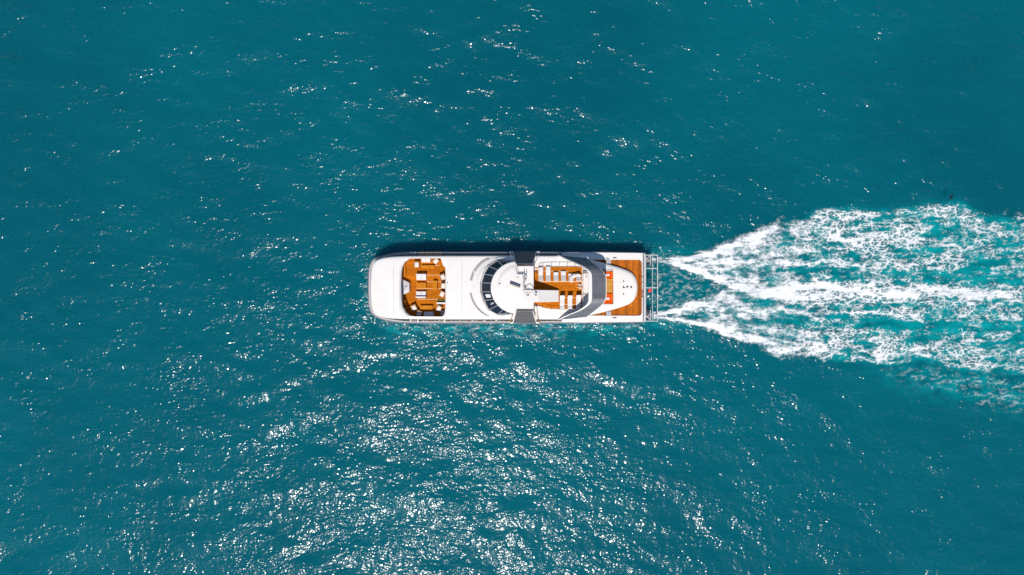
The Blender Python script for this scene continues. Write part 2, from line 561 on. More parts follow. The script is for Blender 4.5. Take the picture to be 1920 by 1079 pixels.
    L.new(bp.outputs[0], gl.inputs['Normal'])
    gl2 = N.new('ShaderNodeBsdfGlossy')
    gl2.inputs['Roughness'].default_value = SEA_ROUGH2
    L.new(bp.outputs[0], gl2.inputs['Normal'])
    gm = N.new('ShaderNodeMixShader'); gm.inputs[0].default_value = 0.30
    L.new(gl.outputs[0], gm.inputs[1]); L.new(gl2.outputs[0], gm.inputs[2])
    fr = N.new('ShaderNodeFresnel'); fr.inputs['IOR'].default_value = 1.34
    L.new(bp.outputs[0], fr.inputs['Normal'])
    ms = N.new('ShaderNodeMixShader')
    L.new(fr.outputs[0], ms.inputs[0]); L.new(body.outputs[0], ms.inputs[1]); L.new(gm.outputs[0], ms.inputs[2])
    L.new(ms.outputs[0], out.inputs['Surface'])
    me.materials.append(mt)
    o = bpy.data.objects.new('sea_water', me)
    col.objects.link(o)
    tag(o, 'deep teal open sea with sun glitter on wind ripples', 'sea', kind='structure')
SEA_A = (0.0, 0.110, 0.141)
SEA_B = (0.0, 0.088, 0.118)
SEA_AER = (0.0, 0.315, 0.33)
SEA_ROUGH = 0.15
SEA_ROUGH2 = 0.30
RIP1, RIP2, RIP3 = 0.15, 0.105, 0.036
build_sea()

def foam_mesh(name, x0, x1, y0, y1, step, fn, label, lift=0.05):
    xs, ys = np.arange(x0, x1, step), np.arange(y0, y1, step)
    X, Y = np.meshgrid(xs, ys)
    u, v = X / MPW + 960, -Y / MPW + 539.5
    f, base = fn(u, v)
    Zs = sea_z(X, Y) + lift + 0.10 * base + 0.10 * wake_inside(u, v) * fbm(u / 22, v / 12, 3, 6) + 0.10 * f + 0.05 * f * fbm(u / 3.0, v / 3.0, 2, 2)
    n, m = X.shape
    i = np.arange(n * m).reshape(n, m)
    quads = np.stack([i[:-1, :-1], i[:-1, 1:], i[1:, 1:], i[1:, :-1]], -1).reshape(-1, 4)
    ff = f.ravel()
    keep = ff[quads].max(1) > 0.02
    quads = quads[keep]
    used, inv = np.unique(quads, return_inverse=True)
    quads = inv.reshape(-1, 4)
    verts = np.stack([X, Y, Zs], -1).reshape(-1, 3)[used]
    me = bpy.data.meshes.new(name)
    me.vertices.add(len(verts)); me.vertices.foreach_set('co', verts.astype(np.float32).ravel())
    me.loops.add(quads.size); me.loops.foreach_set('vertex_index', quads.astype(np.int32).ravel())
    me.polygons.add(len(quads)); me.polygons.foreach_set('loop_start', np.arange(0, quads.size, 4, dtype=np.int32))
    me.update(calc_edges=True)
    me.shade_smooth()
    at = me.attributes.new('foam', 'FLOAT', 'POINT')
    at.data.foreach_set('value', ff[used].astype(np.float32))
    me.materials.append(FOAM)
    o = bpy.data.objects.new(name, me)
    col.objects.link(o)
    tag(o, label, 'foam', kind='stuff')
def wake_inside(u, v):
    return wake_density(u, v)[1]
FOAM = bpy.data.materials.new('sea_foam')
FOAM.use_nodes = True
_nt = FOAM.node_tree
_b = _nt.nodes['Principled BSDF']
_b.inputs['Base Color'].default_value = (0.86, 0.88, 0.88, 1)
_b.inputs['Roughness'].default_value = 0.9
_b.inputs['Specular IOR Level'].default_value = 0.1
_a = _nt.nodes.new('ShaderNodeAttribute'); _a.attribute_name = 'foam'
_t = _nt.nodes.new('ShaderNodeBsdfTransparent')
_m = _nt.nodes.new('ShaderNodeMixShader')
_nt.links.new(_a.outputs['Fac'], _m.inputs[0])
_nt.links.new(_t.outputs[0], _m.inputs[1])
_nt.links.new(_b.outputs[0], _m.inputs[2])
_nt.links.new(_m.outputs[0], _nt.nodes['Material Output'].inputs['Surface'])

_rw = np.random.RandomState(3)
_JX, _JY = _rw.rand(256, 256), _rw.rand(256, 256)
def worley_edge(x, y):
    """distance to the border between foam cells (F2 - F1)"""
    xi, yi = np.floor(x).astype(np.int64), np.floor(y).astype(np.int64)
    f1 = np.full(x.shape, 9.0); f2 = np.full(x.shape, 9.0)
    for dx in (-1, 0, 1):
        for dy in (-1, 0, 1):
            cx, cy = xi + dx, yi + dy
            d_ = np.hypot(cx + _JX[cx & 255, cy & 255] - x, cy + _JY[cx & 255, cy & 255] - y)
            f2 = np.minimum(f2, np.maximum(d_, f1))
            f1 = np.minimum(f1, d_)
    return f2 - f1
def lace(u, v, sc, k=0):
    """web of foam threads, 1 on the threads"""
    wx = 0.75 * fbm(u / (sc * 1.9), v / (sc * 1.9), 4, k + 1)
    wy = 0.75 * fbm(u / (sc * 1.9) + 31, v / (sc * 1.9) - 17, 4, k + 3)
    wid = 0.07 + 0.15 * np.clip(0.5 + fbm(u / (sc * 2.5), v / (sc * 2.5), 2, k + 6), 0, 1)
    return np.exp(-worley_edge(u / sc + wx * 1.3 + 5 * k, v / sc + wy * 1.3) / wid)
def wake_fn(u, v):
    d, ins, notch = wake_density(u, v)
    near = smooth(1580, 1330, u)
    big = fbm(u / 60, v / 20, 4, 3)
    ridge = fbm(u / 120, (v - 540) / (5.0 + 0.012 * np.clip(u - 1300, 0, 700)), 3, 10)
    mid = fbm(u / 19, v / 7.5, 5, 6, 0.66)
    e = np.clip(d * (1 + 0.50 * big + 0.45 * ridge) + 0.20 * big * (d > 0.03) * ins, 0, 1.1)
    hole = smooth(0.02, 0.40, fbm(u / 85 + 9, v / 30, 3, 7)) * smooth(1420, 1560, u) * (1 - smooth(0.62, 0.8, d))
    e = e * (1 - 0.60 * hole)
    # threads of the foam web
    web = np.maximum(0.9 * lace(u * 0.62, v, 12.5, 0), 0.8 * lace(u * 0.66 + 300, v * 1.05, 5.8, 4))
    # streaks fanning out from the two jets
    up_ = v < 540
    ax, ay = np.where(up_, 1222.0, 1226.0), np.where(up_, 488.0, 591.0)
    r_, th = np.hypot(u - ax, v - ay), np.arctan2(v - ay, np.maximum(u - ax, 1.0))
    comb = fbm(th * 13 + 0.35 * mid, r_ / 20 + 3 * up_, 5, 8, 0.68)
    fine = fbm(u / 7, v / 2.4, 3, 2, 0.7)
    fan = smooth(0.32, 0.84, e * 1.06 + 0.85 * comb + 0.26 * mid + 0.22 * fine)
    solid = smooth(0.56, 0.94, e + 0.50 * mid + 0.10 * comb + 0.26 * fine)
    patch = smooth(0.10, 0.66, e * 1.2 + 0.70 * mid)
    far = np.maximum(solid, np.clip(web * patch * 1.35, 0, 1))
    far = smooth(0.16, 0.78, far) * ip(u, [1500, 1700, 1930], [1.0, 0.92, 0.80]) * (0.55 + 0.45 * smooth(0.15, 0.5, e))
    haze = 0.13 * smooth(0.15, 0.9, e + 0.45 * mid)
    f = far * (1 - near) + fan * near + haze
    f = f * np.clip(e * 5, 0, 1) * (0.88 + 0.30 * fbm(u / 2.4, v / 2.2, 2, 9))
    # spray between and beside the jets
    n2 = 0.62 * notch * smooth(1212, 1230, u) * smooth(1375, 1335, u)
    n2 = np.maximum(n2, 0.6 * np.exp(-((v - 480) / 6) ** 2) * smooth(1203, 1220, u) * smooth(1300, 1240, u))
    n2 = np.maximum(n2, 0.42 * np.exp(-((v - 603) / 6) ** 2) * smooth(1206, 1225, u) * smooth(1290, 1230, u))
    # strays past the ragged edge
    n2 = np.maximum(n2, 0.45 * np.exp(-((v - ip(u, [1650, 1720, 1800, 1900], [693, 708, 728, 765])) / 9) ** 2) * smooth(1640, 1700, u))
    n2 = np.maximum(n2, 0.70 * np.exp(-((v - 748) / 16) ** 2) * smooth(1815, 1850, u))
    n2 = np.maximum(n2, 0.60 * np.exp(-((v - ip(u, [1680, 1800, 1920], [700, 712, 728])) / 14) ** 2) * smooth(1660, 1740, u))
    n2 = n2 * smooth(-0.15, 0.35, fbm(u / 18, v / 8, 3, 1))
    g = lace(u * 0.7, v * 1.5, 8.0, 6) * n2
    return np.clip(np.maximum(f, g), 0, 1), d
foam_mesh('wake_foam', 19.0, 81.0, -20.0, 15.5, 0.085, wake_fn, 'white churned wake foam trailing from the twin jets at the stern')
def side_fn(u, v):
    e = 0.36 * np.exp(-((v - ip(u, [700, 800, 900, 1000, 1210], [606, 612, 617, 613, 609])) / 7) ** 2) * smooth(695, 740, u) * smooth(1222, 1190, u)
    e = np.maximum(e, 0.36 * np.exp(-((v - ip(u, [780, 900, 1000, 1150], [618, 628, 632, 640])) / 7) ** 2) * smooth(770, 820, u) * smooth(1100, 1000, u))
    e = np.maximum(e, 0.26 * np.exp(-((u - ip(v, [480, 540, 600], [692, 684, 693])) / 5) ** 2) * smooth(470, 490, v) * smooth(606, 590, v))
    e = np.maximum(e, 0.24 * np.exp(-((v - 471) / 3) ** 2) * smooth(1100, 1160, u) * smooth(1215, 1200, u))
    e = e * (0.72 + 0.9 * fbm(u / 38, v / 14, 3, 1))
    f = lace(u * 0.6, v * 1.5, 8.0, 2) * e * 2.2 * smooth(-0.2, 0.3, fbm(u / 16, v / 6, 3, 9))
    return np.clip(f * 0.85, 0, 1), 0 * u
foam_mesh('hull_side_foam', -23.0, 21.0, -9.5, 6.0, 0.085, side_fn, 'thin foam and spray lace running along the side of the white yacht')

# ================================================================== THE YACHT
YX = W(960, 539.5, 0)[0]
yacht = empty('motor_yacht', (0, 0, 0))
tag(yacht, 'long white catamaran motor yacht with teak decks and grey radar arch', 'yacht')

HULL_HALF = [(689.8, 0), (690.0, 12), (690.6, 27), (692.2, 39), (695.0, 46.5), (700.0, 52.3), (709.5, 57.6), (724, 62.2), (745, 65.7), (770, 67.0), (850, 67.4), (1000, 67.4), (1100, 66.8), (1208.5, 65.6)]
def sym(half, z, n=4):
    up = smooth_open(half, n)
    pts = [W(x, 539.5 - h, z) for x, h in up] + [W(x, 539.5 + h, z) for x, h in reversed(up[1:])]
    return pts   # starts at the bow, port side first
GUN = 2.85
hull_out = sym(HULL_HALF, GUN)
SIDE_Z = 2.45

def loft(mb, rings, closed=True):
    n = len(rings[0])
    vs_ = [v for r in rings for v in r]
    fs_ = []
    for k in range(len(rings) - 1):
        for i in range(n if closed else n - 1):
            j = (i + 1) % n
            fs_.append((k * n + i, k * n + j, k * n + n + j, k * n + n + i))
    mb.add(vs_, fs_)

def ring(poly, d, z):
    return [(x, y, z if not callable(z) else z(x, y)) for x, y in (inset(poly, d) if d else poly)]
h = MB()
loft(h, [ring(hull_out, 1.3, -0.9), ring(hull_out, 0.75, 0.0), ring(hull_out, 0.30, 1.3), ring(hull_out, 0.06, 2.2), ring(hull_out, 0.0, GUN - 0.04), ring(hull_out, 0.04, GUN), ring(hull_out, 0.30, GUN), ring(hull_out, 0.34, GUN - 0.04), ring(hull_out, 0.34, SIDE_Z - 0.1)])
hull = h.build('hull', HULLGREY, yacht, True)
t = MB()
t.tube([(x, y, GUN - 0.05) for x, y in inset(hull_out, 0.05)], 0.09, 8, True)
t.build('rubbing_strip', RUBBER, hull, True)
# keel bodies of the two hulls
for s in (1, -1):
    k = MB()
    k.prism([(x, s * y) for x, y in ((-19.5, 3.9), (-17, 3.2), (-10, 2.6), (18.6, 2.6), (18.6, 4.6), (-10, 4.7), (-17, 4.5))], -1.6, 1.2)
    k.build('keel', HULLGREY, hull)
# side deck
sd = MB()
inn = inset(hull_out, 0.33)
ov, fs_ = cdt([inn])
sd.add([(x, y, SIDE_Z) for x, y in ov], fs_)
side_deck = sd.build('side_deck', pmat('side_deck_paint', (0.34, 0.28, 0.23), 0.8, noise=0.3, nscale=1.6), yacht)

# ---- main house with its white roof
ROOF_HALF = [(692.9, 0), (693.2, 14), (694.1, 28), (696, 39.5), (699.8, 47.3), (708.5, 53.3), (726, 57.4), (752, 59.2), (790, 59.8), (850, 60.0), (950, 60.0), (1050, 60.0), (1092, 59.6), (1100, 58.0), (1101.5, 52.0), (1102, 40), (1102, 20), (1102, 0)]
roof_out = sym(ROOF_HALF[:-1], 4.2)
def droop(x):
    # visor of the bow curving down
    return 0.55 * smooth(-17.2, -20.8, np.float64(x)) ** 1.3
def roof_z(x, y):
    crown = 0.13 * (1 - min(1, (y / 4.6) ** 2)) * (1 - smooth(-8.0, -4.0, np.float64(x)))
    return float(4.30 + crown - droop(x))
well_px = [Z1(*p) for p in [(486, 500), (488, 420), (492, 340), (503, 278), (530, 215), (580, 176), (640, 160), (800, 155), (975, 155), (992, 180), (1015, 255), (1046, 288), (1046, 400), (1046, 560), (1046, 735), (1040, 830), (1028, 882), (1006, 905), (960, 912), (820, 911), (680, 906), (600, 893), (545, 850), (507, 780), (493, 690), (488, 600)]]
well = [W(px, py, 4.3) for px, py in well_px]
def rz_off(d):
    return lambda x, y: roof_z(x, y) - d
r = MB()
rings = [ring(roof_out, 0, SIDE_Z - 0.05), ring(roof_out, 0.0, lambda x, y: 3.95 - droop(x) * 0.6), ring(roof_out, 0.03, rz_off(0.22)), ring(roof_out, 0.08, rz_off(0.12)), ring(roof_out, 0.16, rz_off(0.05)), ring(roof_out, 0.26, rz_off(0.015)), ring(roof_out, 0.42, rz_off(0.0))]
loft(r, rings)
top_loop = inset(roof_out, 0.42)
top_loop = top_loop
grid = []
gx = -20.6
while gx < 12:
    gy = -4.2
    while gy < 4.3:
        if inside(inset(roof_out, 0.65), gx, gy) and not inside(inset(well, -0.25), gx, gy):
            grid.append((gx + 0.013, gy + 0.007))
        gy += 0.6
    gx += 0.6
ov, fs_ = cdt([top_loop, well], grid)
r.add([(x, y, roof_z(x, y)) for x, y in ov], fs_)
loft(r, [ring(well, 0, rz_off(0.0)), ring(well, -0.02, rz_off(0.06)), ring(well, -0.02, rz_off(0.22))])
bmv = r.build('main_roof', WHITE, yacht, True, angle=50)
_bm = bmesh.new(); _bm.from_mesh(bmv.data)
bmesh.ops.remove_doubles(_bm, verts=_bm.verts, dist=0.002)
bmesh.ops.recalc_face_normals(_bm, faces=_bm.faces)
_bm.to_mesh(bmv.data); _bm.free()

# ---- sunken bow lounge: walls and planked floor
WELL_Z = 2.50
wall_loop = []
for (x, y) in inset(well, -0.10):
    if x > W(834, 0, 4.3)[0] - 0.5: x += 0.9
    wall_loop.append((x, y))
w = MB()
loft(w, [ring(wall_loop, 0, WELL_Z - 0.02), ring(wall_loop, 0, lambda x, y: roof_z(x, y) - 0.1)])
w.build('lounge_wall', pmat('lounge_wall_white', (0.62, 0.60, 0.60), 0.5, noise=0.05), yacht, flip_fix=True)
f = MB()
ov, fs_ = cdt([wall_loop])
f.add([(x, y, WELL_Z - 0.012) for x, y in ov], fs_)
lounge_floor = f.build('lounge_floor', CAULK, yacht)
def planks_x(poly, z, pitch, mat, parent, gap=0.018, thick=0.02):
    ys = [p[1] for p in poly]
    y = min(ys) + 0.02
    while y < max(ys) - 0.05:
        a, b = span_x(poly, y + 0.01), span_x(poly, y + pitch - gap)
        if a and b:
            q = [(a[0], y), (a[1], y), (b[1], y + pitch - gap), (b[0], y + pitch - gap)]
            MB().prism(q, z - thick, z).build('plank', mat, parent)
        y += pitch
planks_x(wall_loop, WELL_Z, 0.27, TEAK, lounge_floor)
# pale inlay lines
for (xa, xb, yy) in [(468, 650, 357), (458, 735, 453), (320, 735, 552), (332, 735, 706), (585, 648, 219)]:
    a, b = V(*Z3(xa, yy), WELL_Z), V(*Z3(xb, yy), WELL_Z)
    MB().box(a.x, b.x, a.y - 0.035, a.y + 0.035, WELL_Z + 0.002, WELL_Z + 0.012).build('deck_inlay', TRIM, lounge_floor)
# wall-side teak benches of the lounge
def bench_poly(zf, pts, z0, hgt, name, mat, parent, bev=0.0):
    poly = [W(*zf(*p), z0 + hgt) for p in pts]
    return MB().prism(poly, z0, z0 + hgt, bev).build(name, mat, parent)
bench_poly(Z3, [(112, 380), (116, 290), (128, 215), (150, 190), (154, 190), (154, 380)], WELL_Z, 0.45, 'locker_bench', TEAKF, lounge_floor)
bench_poly(Z3, [(128, 724), (155, 724), (155, 803), (146, 780), (134, 760)], WELL_Z, 0.75, 'locker_bench', TEAKF, lounge_floor)
# forward console (pale pod with mast foot)
con = [(93, 418), (125, 424), (205, 462), (213, 480), (213, 590), (196, 606), (120, 640), (93, 645)]
console = MB().prism([W(*Z3(*p), WELL_Z + 0.7) for p in con], WELL_Z, WELL_Z + 0.7, 0.06).build('console', pmat('console_grey', (0.60, 0.58, 0.57), 0.5, noise=0.08, nscale=4), yacht, True)
p0 = V(*Z3(172, 520), WELL_Z + 0.7)
MB().tube([p0, p0 + Vector((0, 0, 0.55))], [0.05, 0.03]).build('mast_foot', DARK, console)
MB().tube([p0 + Vector((0, 0, .05)), V(*Z3(98, 520), WELL_Z + 0.75)], 0.022).build('stay', DARK, console)
MB().tube([p0 + Vector((0, 0, .05)), V(*Z3(108, 615), WELL_Z + 0.75)], 0.022).build('stay', DARK, console)

# ---- grey arcs and the raised base of the wheelhouse
def arc_px(cx, cy, rad, a0, a1, n):
    return [(cx + rad * math.cos(R(a0 + (a1 - a0) * i / n)), cy - rad * math.sin(R(a0 + (a1 - a0) * i / n))) for i in range(n + 1)]
# raised base: rounded coaming round the wheelhouse
base_half = [(882.0, 0), (882.5, 14), (885.5, 28), (892, 40), (902, 49), (915, 54.5), (935, 57), (985, 57.5)]
base_loop = sym(base_half, 4.5)
b = MB()
bz = 4.31
rings = [ring(base_loop, 0.0, bz - 0.06), ring(base_loop, 0.03, bz + 0.05), ring(base_loop, 0.15, bz + 0.12), ring(base_loop, 0.8, bz + 0.17), ring(base_loop, 0.92, bz + 0.24), ring(base_loop, 1.02, bz + 0.34), ring(base_loop, 1.2, bz + 0.40)]
loft(b, rings)
il = inset(base_loop, 1.2)
ov, fs_ = cdt([il])
b.add([(x, y, bz + 0.40) for x, y in ov], fs_)
base_o = b.build('wheelhouse_base', WHITE, yacht, True, angle=60)
# grey walkway arcs lying on the base step
for sgn in (1, -1):
    pts_o = smooth_open([(880.6, 13.5), (883.5, 24), (889, 34.5), (897, 44), (906, 51), (915, 54.8)] if sgn > 0 else [(880.6, 11), (883.5, 22), (889, 33), (897, 43), (906, 50.2), (916, 54.6)], 4)
    pts_i = smooth_open([(885.2, 12.5), (888, 22.5), (893.3, 32), (900.5, 41), (909, 48), (918, 52.5)] if sgn > 0 else [(884, 11), (886.6, 20.5), (892, 31), (900, 41), (909, 48.8), (918, 53.6)], 4)
    poly = [W(x, 539.5 - sgn * hh, 4.5) for x, hh in pts_o] + [W(x, 539.5 - sgn * hh, 4.5) for x, hh in reversed(pts_i)]
    MB().prism(poly, 4.29, 4.505).build('walkway_strip', NONSKID, base_o)

# ---- wheelhouse windows
WZ0, WZ1 = 4.74, 6.32
outer = [(590, 186), (482, 172), (375, 175), (262, 248), (200, 352), (163, 470), (163, 592), (203, 712), (262, 835), (380, 900), (482, 905), (590, 896)]
innr = [(596, 192), (522, 208), (455, 236), (385, 294), (332, 375), (300, 475), (300, 597), (332, 697), (385, 780), (455, 838), (522, 866), (596, 882)]
PO = [V(*Z4(*p), WZ0) for p in outer]
PI = [V(*Z4(*p), WZ1) for p in innr]
PI = [q + (q - V(969, 539.5, WZ1)).normalized() * -0.12 for q in PI]
house = MB()
hp = [(p.x, p.y) for p in PO] 
hp = hp + [W(1000, 585, 4.5), W(1000, 494, 4.5)]
house.prism(inset(hp, 0.5) if False else [W(940, 500, 5), W(1000, 500, 5), W(1000, 579, 5), W(940, 579, 5)], 4.3, 6.2)
wheel = house.build('wheelhouse', WHITE, yacht)
for i in range(len(PO) - 1):
    a, b2, c, d2 = PO[i], PO[i + 1], PI[i + 1], PI[i]
    nrm = (b2 - a).cross(d2 - a).normalized()
    if nrm.z < 0: nrm = -nrm
    def mixp(s, t): return (a * (1 - s) + b2 * s) * (1 - t) + (d2 * (1 - s) + c * s) * t
    q = [mixp(.04, .05), mixp(.96, .05), mixp(.96, 1.0), mixp(.04, 1.0)]
    m_ = MB()
    m_.add(q + [v - nrm * 0.03 for v in q], [(0, 1, 2, 3), (7, 6, 5, 4), (0, 4, 5, 1), (1, 5, 6, 2), (2, 6, 7, 3), (3, 7, 4, 0)])
    pane = m_.build('window_pane', GLASS, wheel)
    if i == 6:  # pale patch added on the face of the pane
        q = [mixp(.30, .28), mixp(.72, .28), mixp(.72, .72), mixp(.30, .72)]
        MB().add([v + nrm * .012 for v in q] + [v + nrm * .004 for v in q], [(0, 1, 2, 3), (7, 6, 5, 4), (0, 4, 5, 1), (1, 5, 6, 2), (2, 6, 7, 3), (3, 7, 4, 0)]).build('pane_patch', FABRIC, pane)
    if i == 7:  # smaller pale patch added, slanted on its pane
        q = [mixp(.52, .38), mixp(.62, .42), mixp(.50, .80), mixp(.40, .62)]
        MB().add([v + nrm * .012 for v in q] + [v + nrm * .004 for v in q], [(0, 1, 2, 3), (7, 6, 5, 4), (0, 4, 5, 1), (1, 5, 6, 2), (2, 6, 7, 3), (3, 7, 4, 0)]).build('pane_patch', PAINTW, pane)
for i in range(1, len(PO) - 1):
    MB().tube([PO[i] + Vector((0, 0, .02)), PI[i] + Vector((0, 0, .02))], 0.045, 6).build('mullion', HULLGREY, wheel)
MB().tube([p + Vector((0, 0, .01)) for p in PO], 0.06, 6).build('window_sill', HULLGREY, wheel)
# grab rail in front of the windows
gr = [p + (p - V(959, 539.5, WZ0)).normalized() * 0.16 + Vector((0, 0, .22)) for p in PO[1:-1]]
rail = MB().tube(gr, 0.028, 6).build('grab_rail', DARK, wheel)
for p in gr[1:-1]:
    MB().tube([p, p + Vector((0, 0, -0.25))], 0.03, 6).build('rail_post', DARK, rail)
# ---- wheelhouse roof (hardtop)
arc = arc_px(969, 539.5, 48.9, 98, 262, 40)
roof2_px = arc + [Z4(585, 893), Z4(628, 868), Z4(650, 800), Z4(655, 742), Z4(752, 738), Z4(752, 560), Z4(748, 332), Z4(668, 328), Z4(640, 228), Z4(620, 190)]
HT = 6.40
ht_loop = [W(x, y, HT) for x, y in roof2_px]
def ht_z(x, y):
    rr = math.hypot(x - W(969, 0, HT)[0], y) / 3.75
    return HT + 0.30 * (1 - min(1, rr * rr))
ht = MB()
loft(ht, [ring(ht_loop, 0.12, HT - 0.16), ring(ht_loop, 0.0, HT - 0.08), ring(ht_loop, 0.02, HT - 0.02), ring(ht_loop, 0.10, HT + 0.02), ring(ht_loop, 0.30, lambda x, y: ht_z(x, y) - 0.02)])
hl = inset(ht_loop, 0.30)
grid = [(x + .011, y + .017) for x in np.arange(-4, 4, .2) for y in np.arange(-4.2, 4.2, .2) if inside(inset(ht_loop, 0.55), x, y)]
# raised centre with a soft step
def ht_z2(x, y):
    rr = math.hypot(x - W(975, 0, HT)[0], y)
    return ht_z(x, y) - 0.02 + 0.20 * float(smooth(3.25, 3.0, np.float64(rr)))
ov, fs_ = cdt([hl], grid)
ht.add([(x, y, ht_z2(x, y)) for x, y in ov], fs_)
ov, fs_ = cdt([inset(ht_loop, 0.12)])
ht.add([(x, y, HT - 0.16) for x, y in ov], [tuple(reversed(q)) for q in fs_])
hto = ht.build('hardtop', WHITE, yacht, True, angle=60)
# ---- sloping buttress from hardtop down to the sun deck
wl = [Z2(120, 566), Z2(330, 566), Z2(592, 570), Z2(592, 715), Z2(330, 722), Z2(120, 724)]
def wedge_z(px):
    return float(np.interp(px, [978, 1006, 1049], [6.72, 6.55, 4.75]))
wm = MB()
tops, bots = [], []
for px, py in wl:
    z = wedge_z(px)
    x, y = W(px, py, z)
    tops.append((x, y, z)); bots.append((x, y, 4.28))
wm.add(bots + tops, [(0, 1, 7, 6), (1, 2, 8, 7), (2, 3, 9, 8), (3, 4, 10, 9), (4, 5, 11, 10), (5, 0, 6, 11), (6, 7, 10, 11), (7, 8, 9, 10), (0, 5, 4, 1), (1, 4, 3, 2)])
butt = wm.build('buttress', WHITE, yacht)
bv = butt.modifiers.new('bevel', 'BEVEL'); bv.width = 0.07; bv.segments = 3
# ---- hardtop gear
def ht_pt(zf, zx, zy, dz=0.0):
    px, py = zf(zx, zy)
    x, y = W(px, py, 6.75)
    return Vector((x, y, 6.62 + dz))
mast = MB().tube([ht_pt(Z4, 615, 505, -.1), ht_pt(Z4, 615, 505, .35)], [.16, .12], 10).build('radar_pedestal', WHITE, hto)
a, b2 = ht_pt(Z4, 548, 470, .5), ht_pt(Z4, 685, 520, .5)
ang = math.atan2(b2.y - a.y, b2.x - a.x)
mid = (a + b2) / 2
L_ = (b2 - a).length
M = Matrix.Translation(mid) @ Matrix.Rotation(ang, 4, 'Z')
MB().box(-L_ / 2, L_ / 2, -.13, .13, -.07, .07, M=M).build('radar_scanner', pmat('radar_navy', (0.05, 0.055, 0.10), .5), hto)
M2 = Matrix.Translation(mid + Vector((-.03, -.22, -.12))) @ Matrix.Rotation(ang, 4, 'Z')
MB().box(-L_ / 2, L_ / 2, -.10, .10, -.05, .05, M=M2).build('radar_housing', pmat('radar_beige', (0.55, 0.52, 0.42), .6), hto)
for (zx, zy, s) in ((408, 482, .10), (655, 397, .09), (512, 523, .05)):
    p = ht_pt(Z4, zx, zy)
    m_ = MB().tube([p + Vector((0, 0, -.1)), p + Vector((0, 0, .22)), p + Vector((0, 0, .30))], [s, s, s * .5], 8)
    m_.box(p.x - s * .3, p.x + s * 1.5, p.y - s * 1.6, p.y - s * .4, p.z - .05, p.z + .08)
    m_.build('deck_lamp', DARK, hto)
for (zx, zy) in ((645, 652), (665, 668)):
    p = ht_pt(Z4, zx, zy)
    MB().box(p.x - .16, p.x + .12, p.y - .07, p.y + .07, p.z - .1, p.z + .16).box(p.x + .12, p.x + .20, p.y - .10, p.y + .10, p.z - .02, p.z + .12).build('horn', DARK, hto)
p = ht_pt(Z4, 788, 640)
MB().box(p.x - .2, p.x + .2, p.y - .1, p.y + .1, p.z - .2, p.z + .1).build('sensor_box', pmat('sensor_grey', (.3, .3, .3), .6), hto)
p = ht_pt(Z4, 788, 608)
MB().tube([p + Vector((-.5, .04, .0)), p + Vector((-.42, 0, .12)), p + Vector((.42, 0, .12)), p + Vector((.5, .04, 0))], .025, 6).build('hand_hold', STEEL, hto)
# curved goose-neck pipe and its lamp
gp = [ht_pt(Z4, 745, 585, -.1), ht_pt(Z4, 770, 552, .35), ht_pt(Z4, 800, 545, .60), ht_pt(Z4, 832, 568, .70), ht_pt(Z4, 855, 600, .66), ht_pt(Z4, 895, 634, .5)]
goose = MB().tube([Vector(q) for q in smooth_open([tuple(g) for g in gp], 5)], .055, 8).build('crane_arm', STEEL, hto)
p = gp[-1]
MB().box(p.x - .12, p.x + .14, p.y - .10, p.y + .10, p.z - .14, p.z + .06).build('crane_hook', DARK, goose)
# aerial cluster along the after edge of the hardtop
for (zx, zy, hgt) in ((735, 345, 1.0), (760, 372, .8), (735, 402, 1.1), (760, 430, .7), (740, 470, .9), (740, 520, .8), (752, 545, .6)):
    p = ht_pt(Z4, zx, zy, -.25)
    MB().tube([p, p + Vector((0, 0, hgt))], .035, 6).box(p.x - .10, p.x + .10, p.y - .09, p.y + .09, p.z, p.z + .2).build('aerial', STEEL, hto)
for zx in (735, 768):
    MB().tube([ht_pt(Z4, zx, 335, .35), ht_pt(Z4, zx, 450, .35)], .03, 6).build('aerial_rail', PAINTW, hto)
MB().tube([ht_pt(Z4, 768, 265, -.5), ht_pt(Z4, 768, 310, -.5)], .10, 8).build('aerial_box', PAINTW, hto)

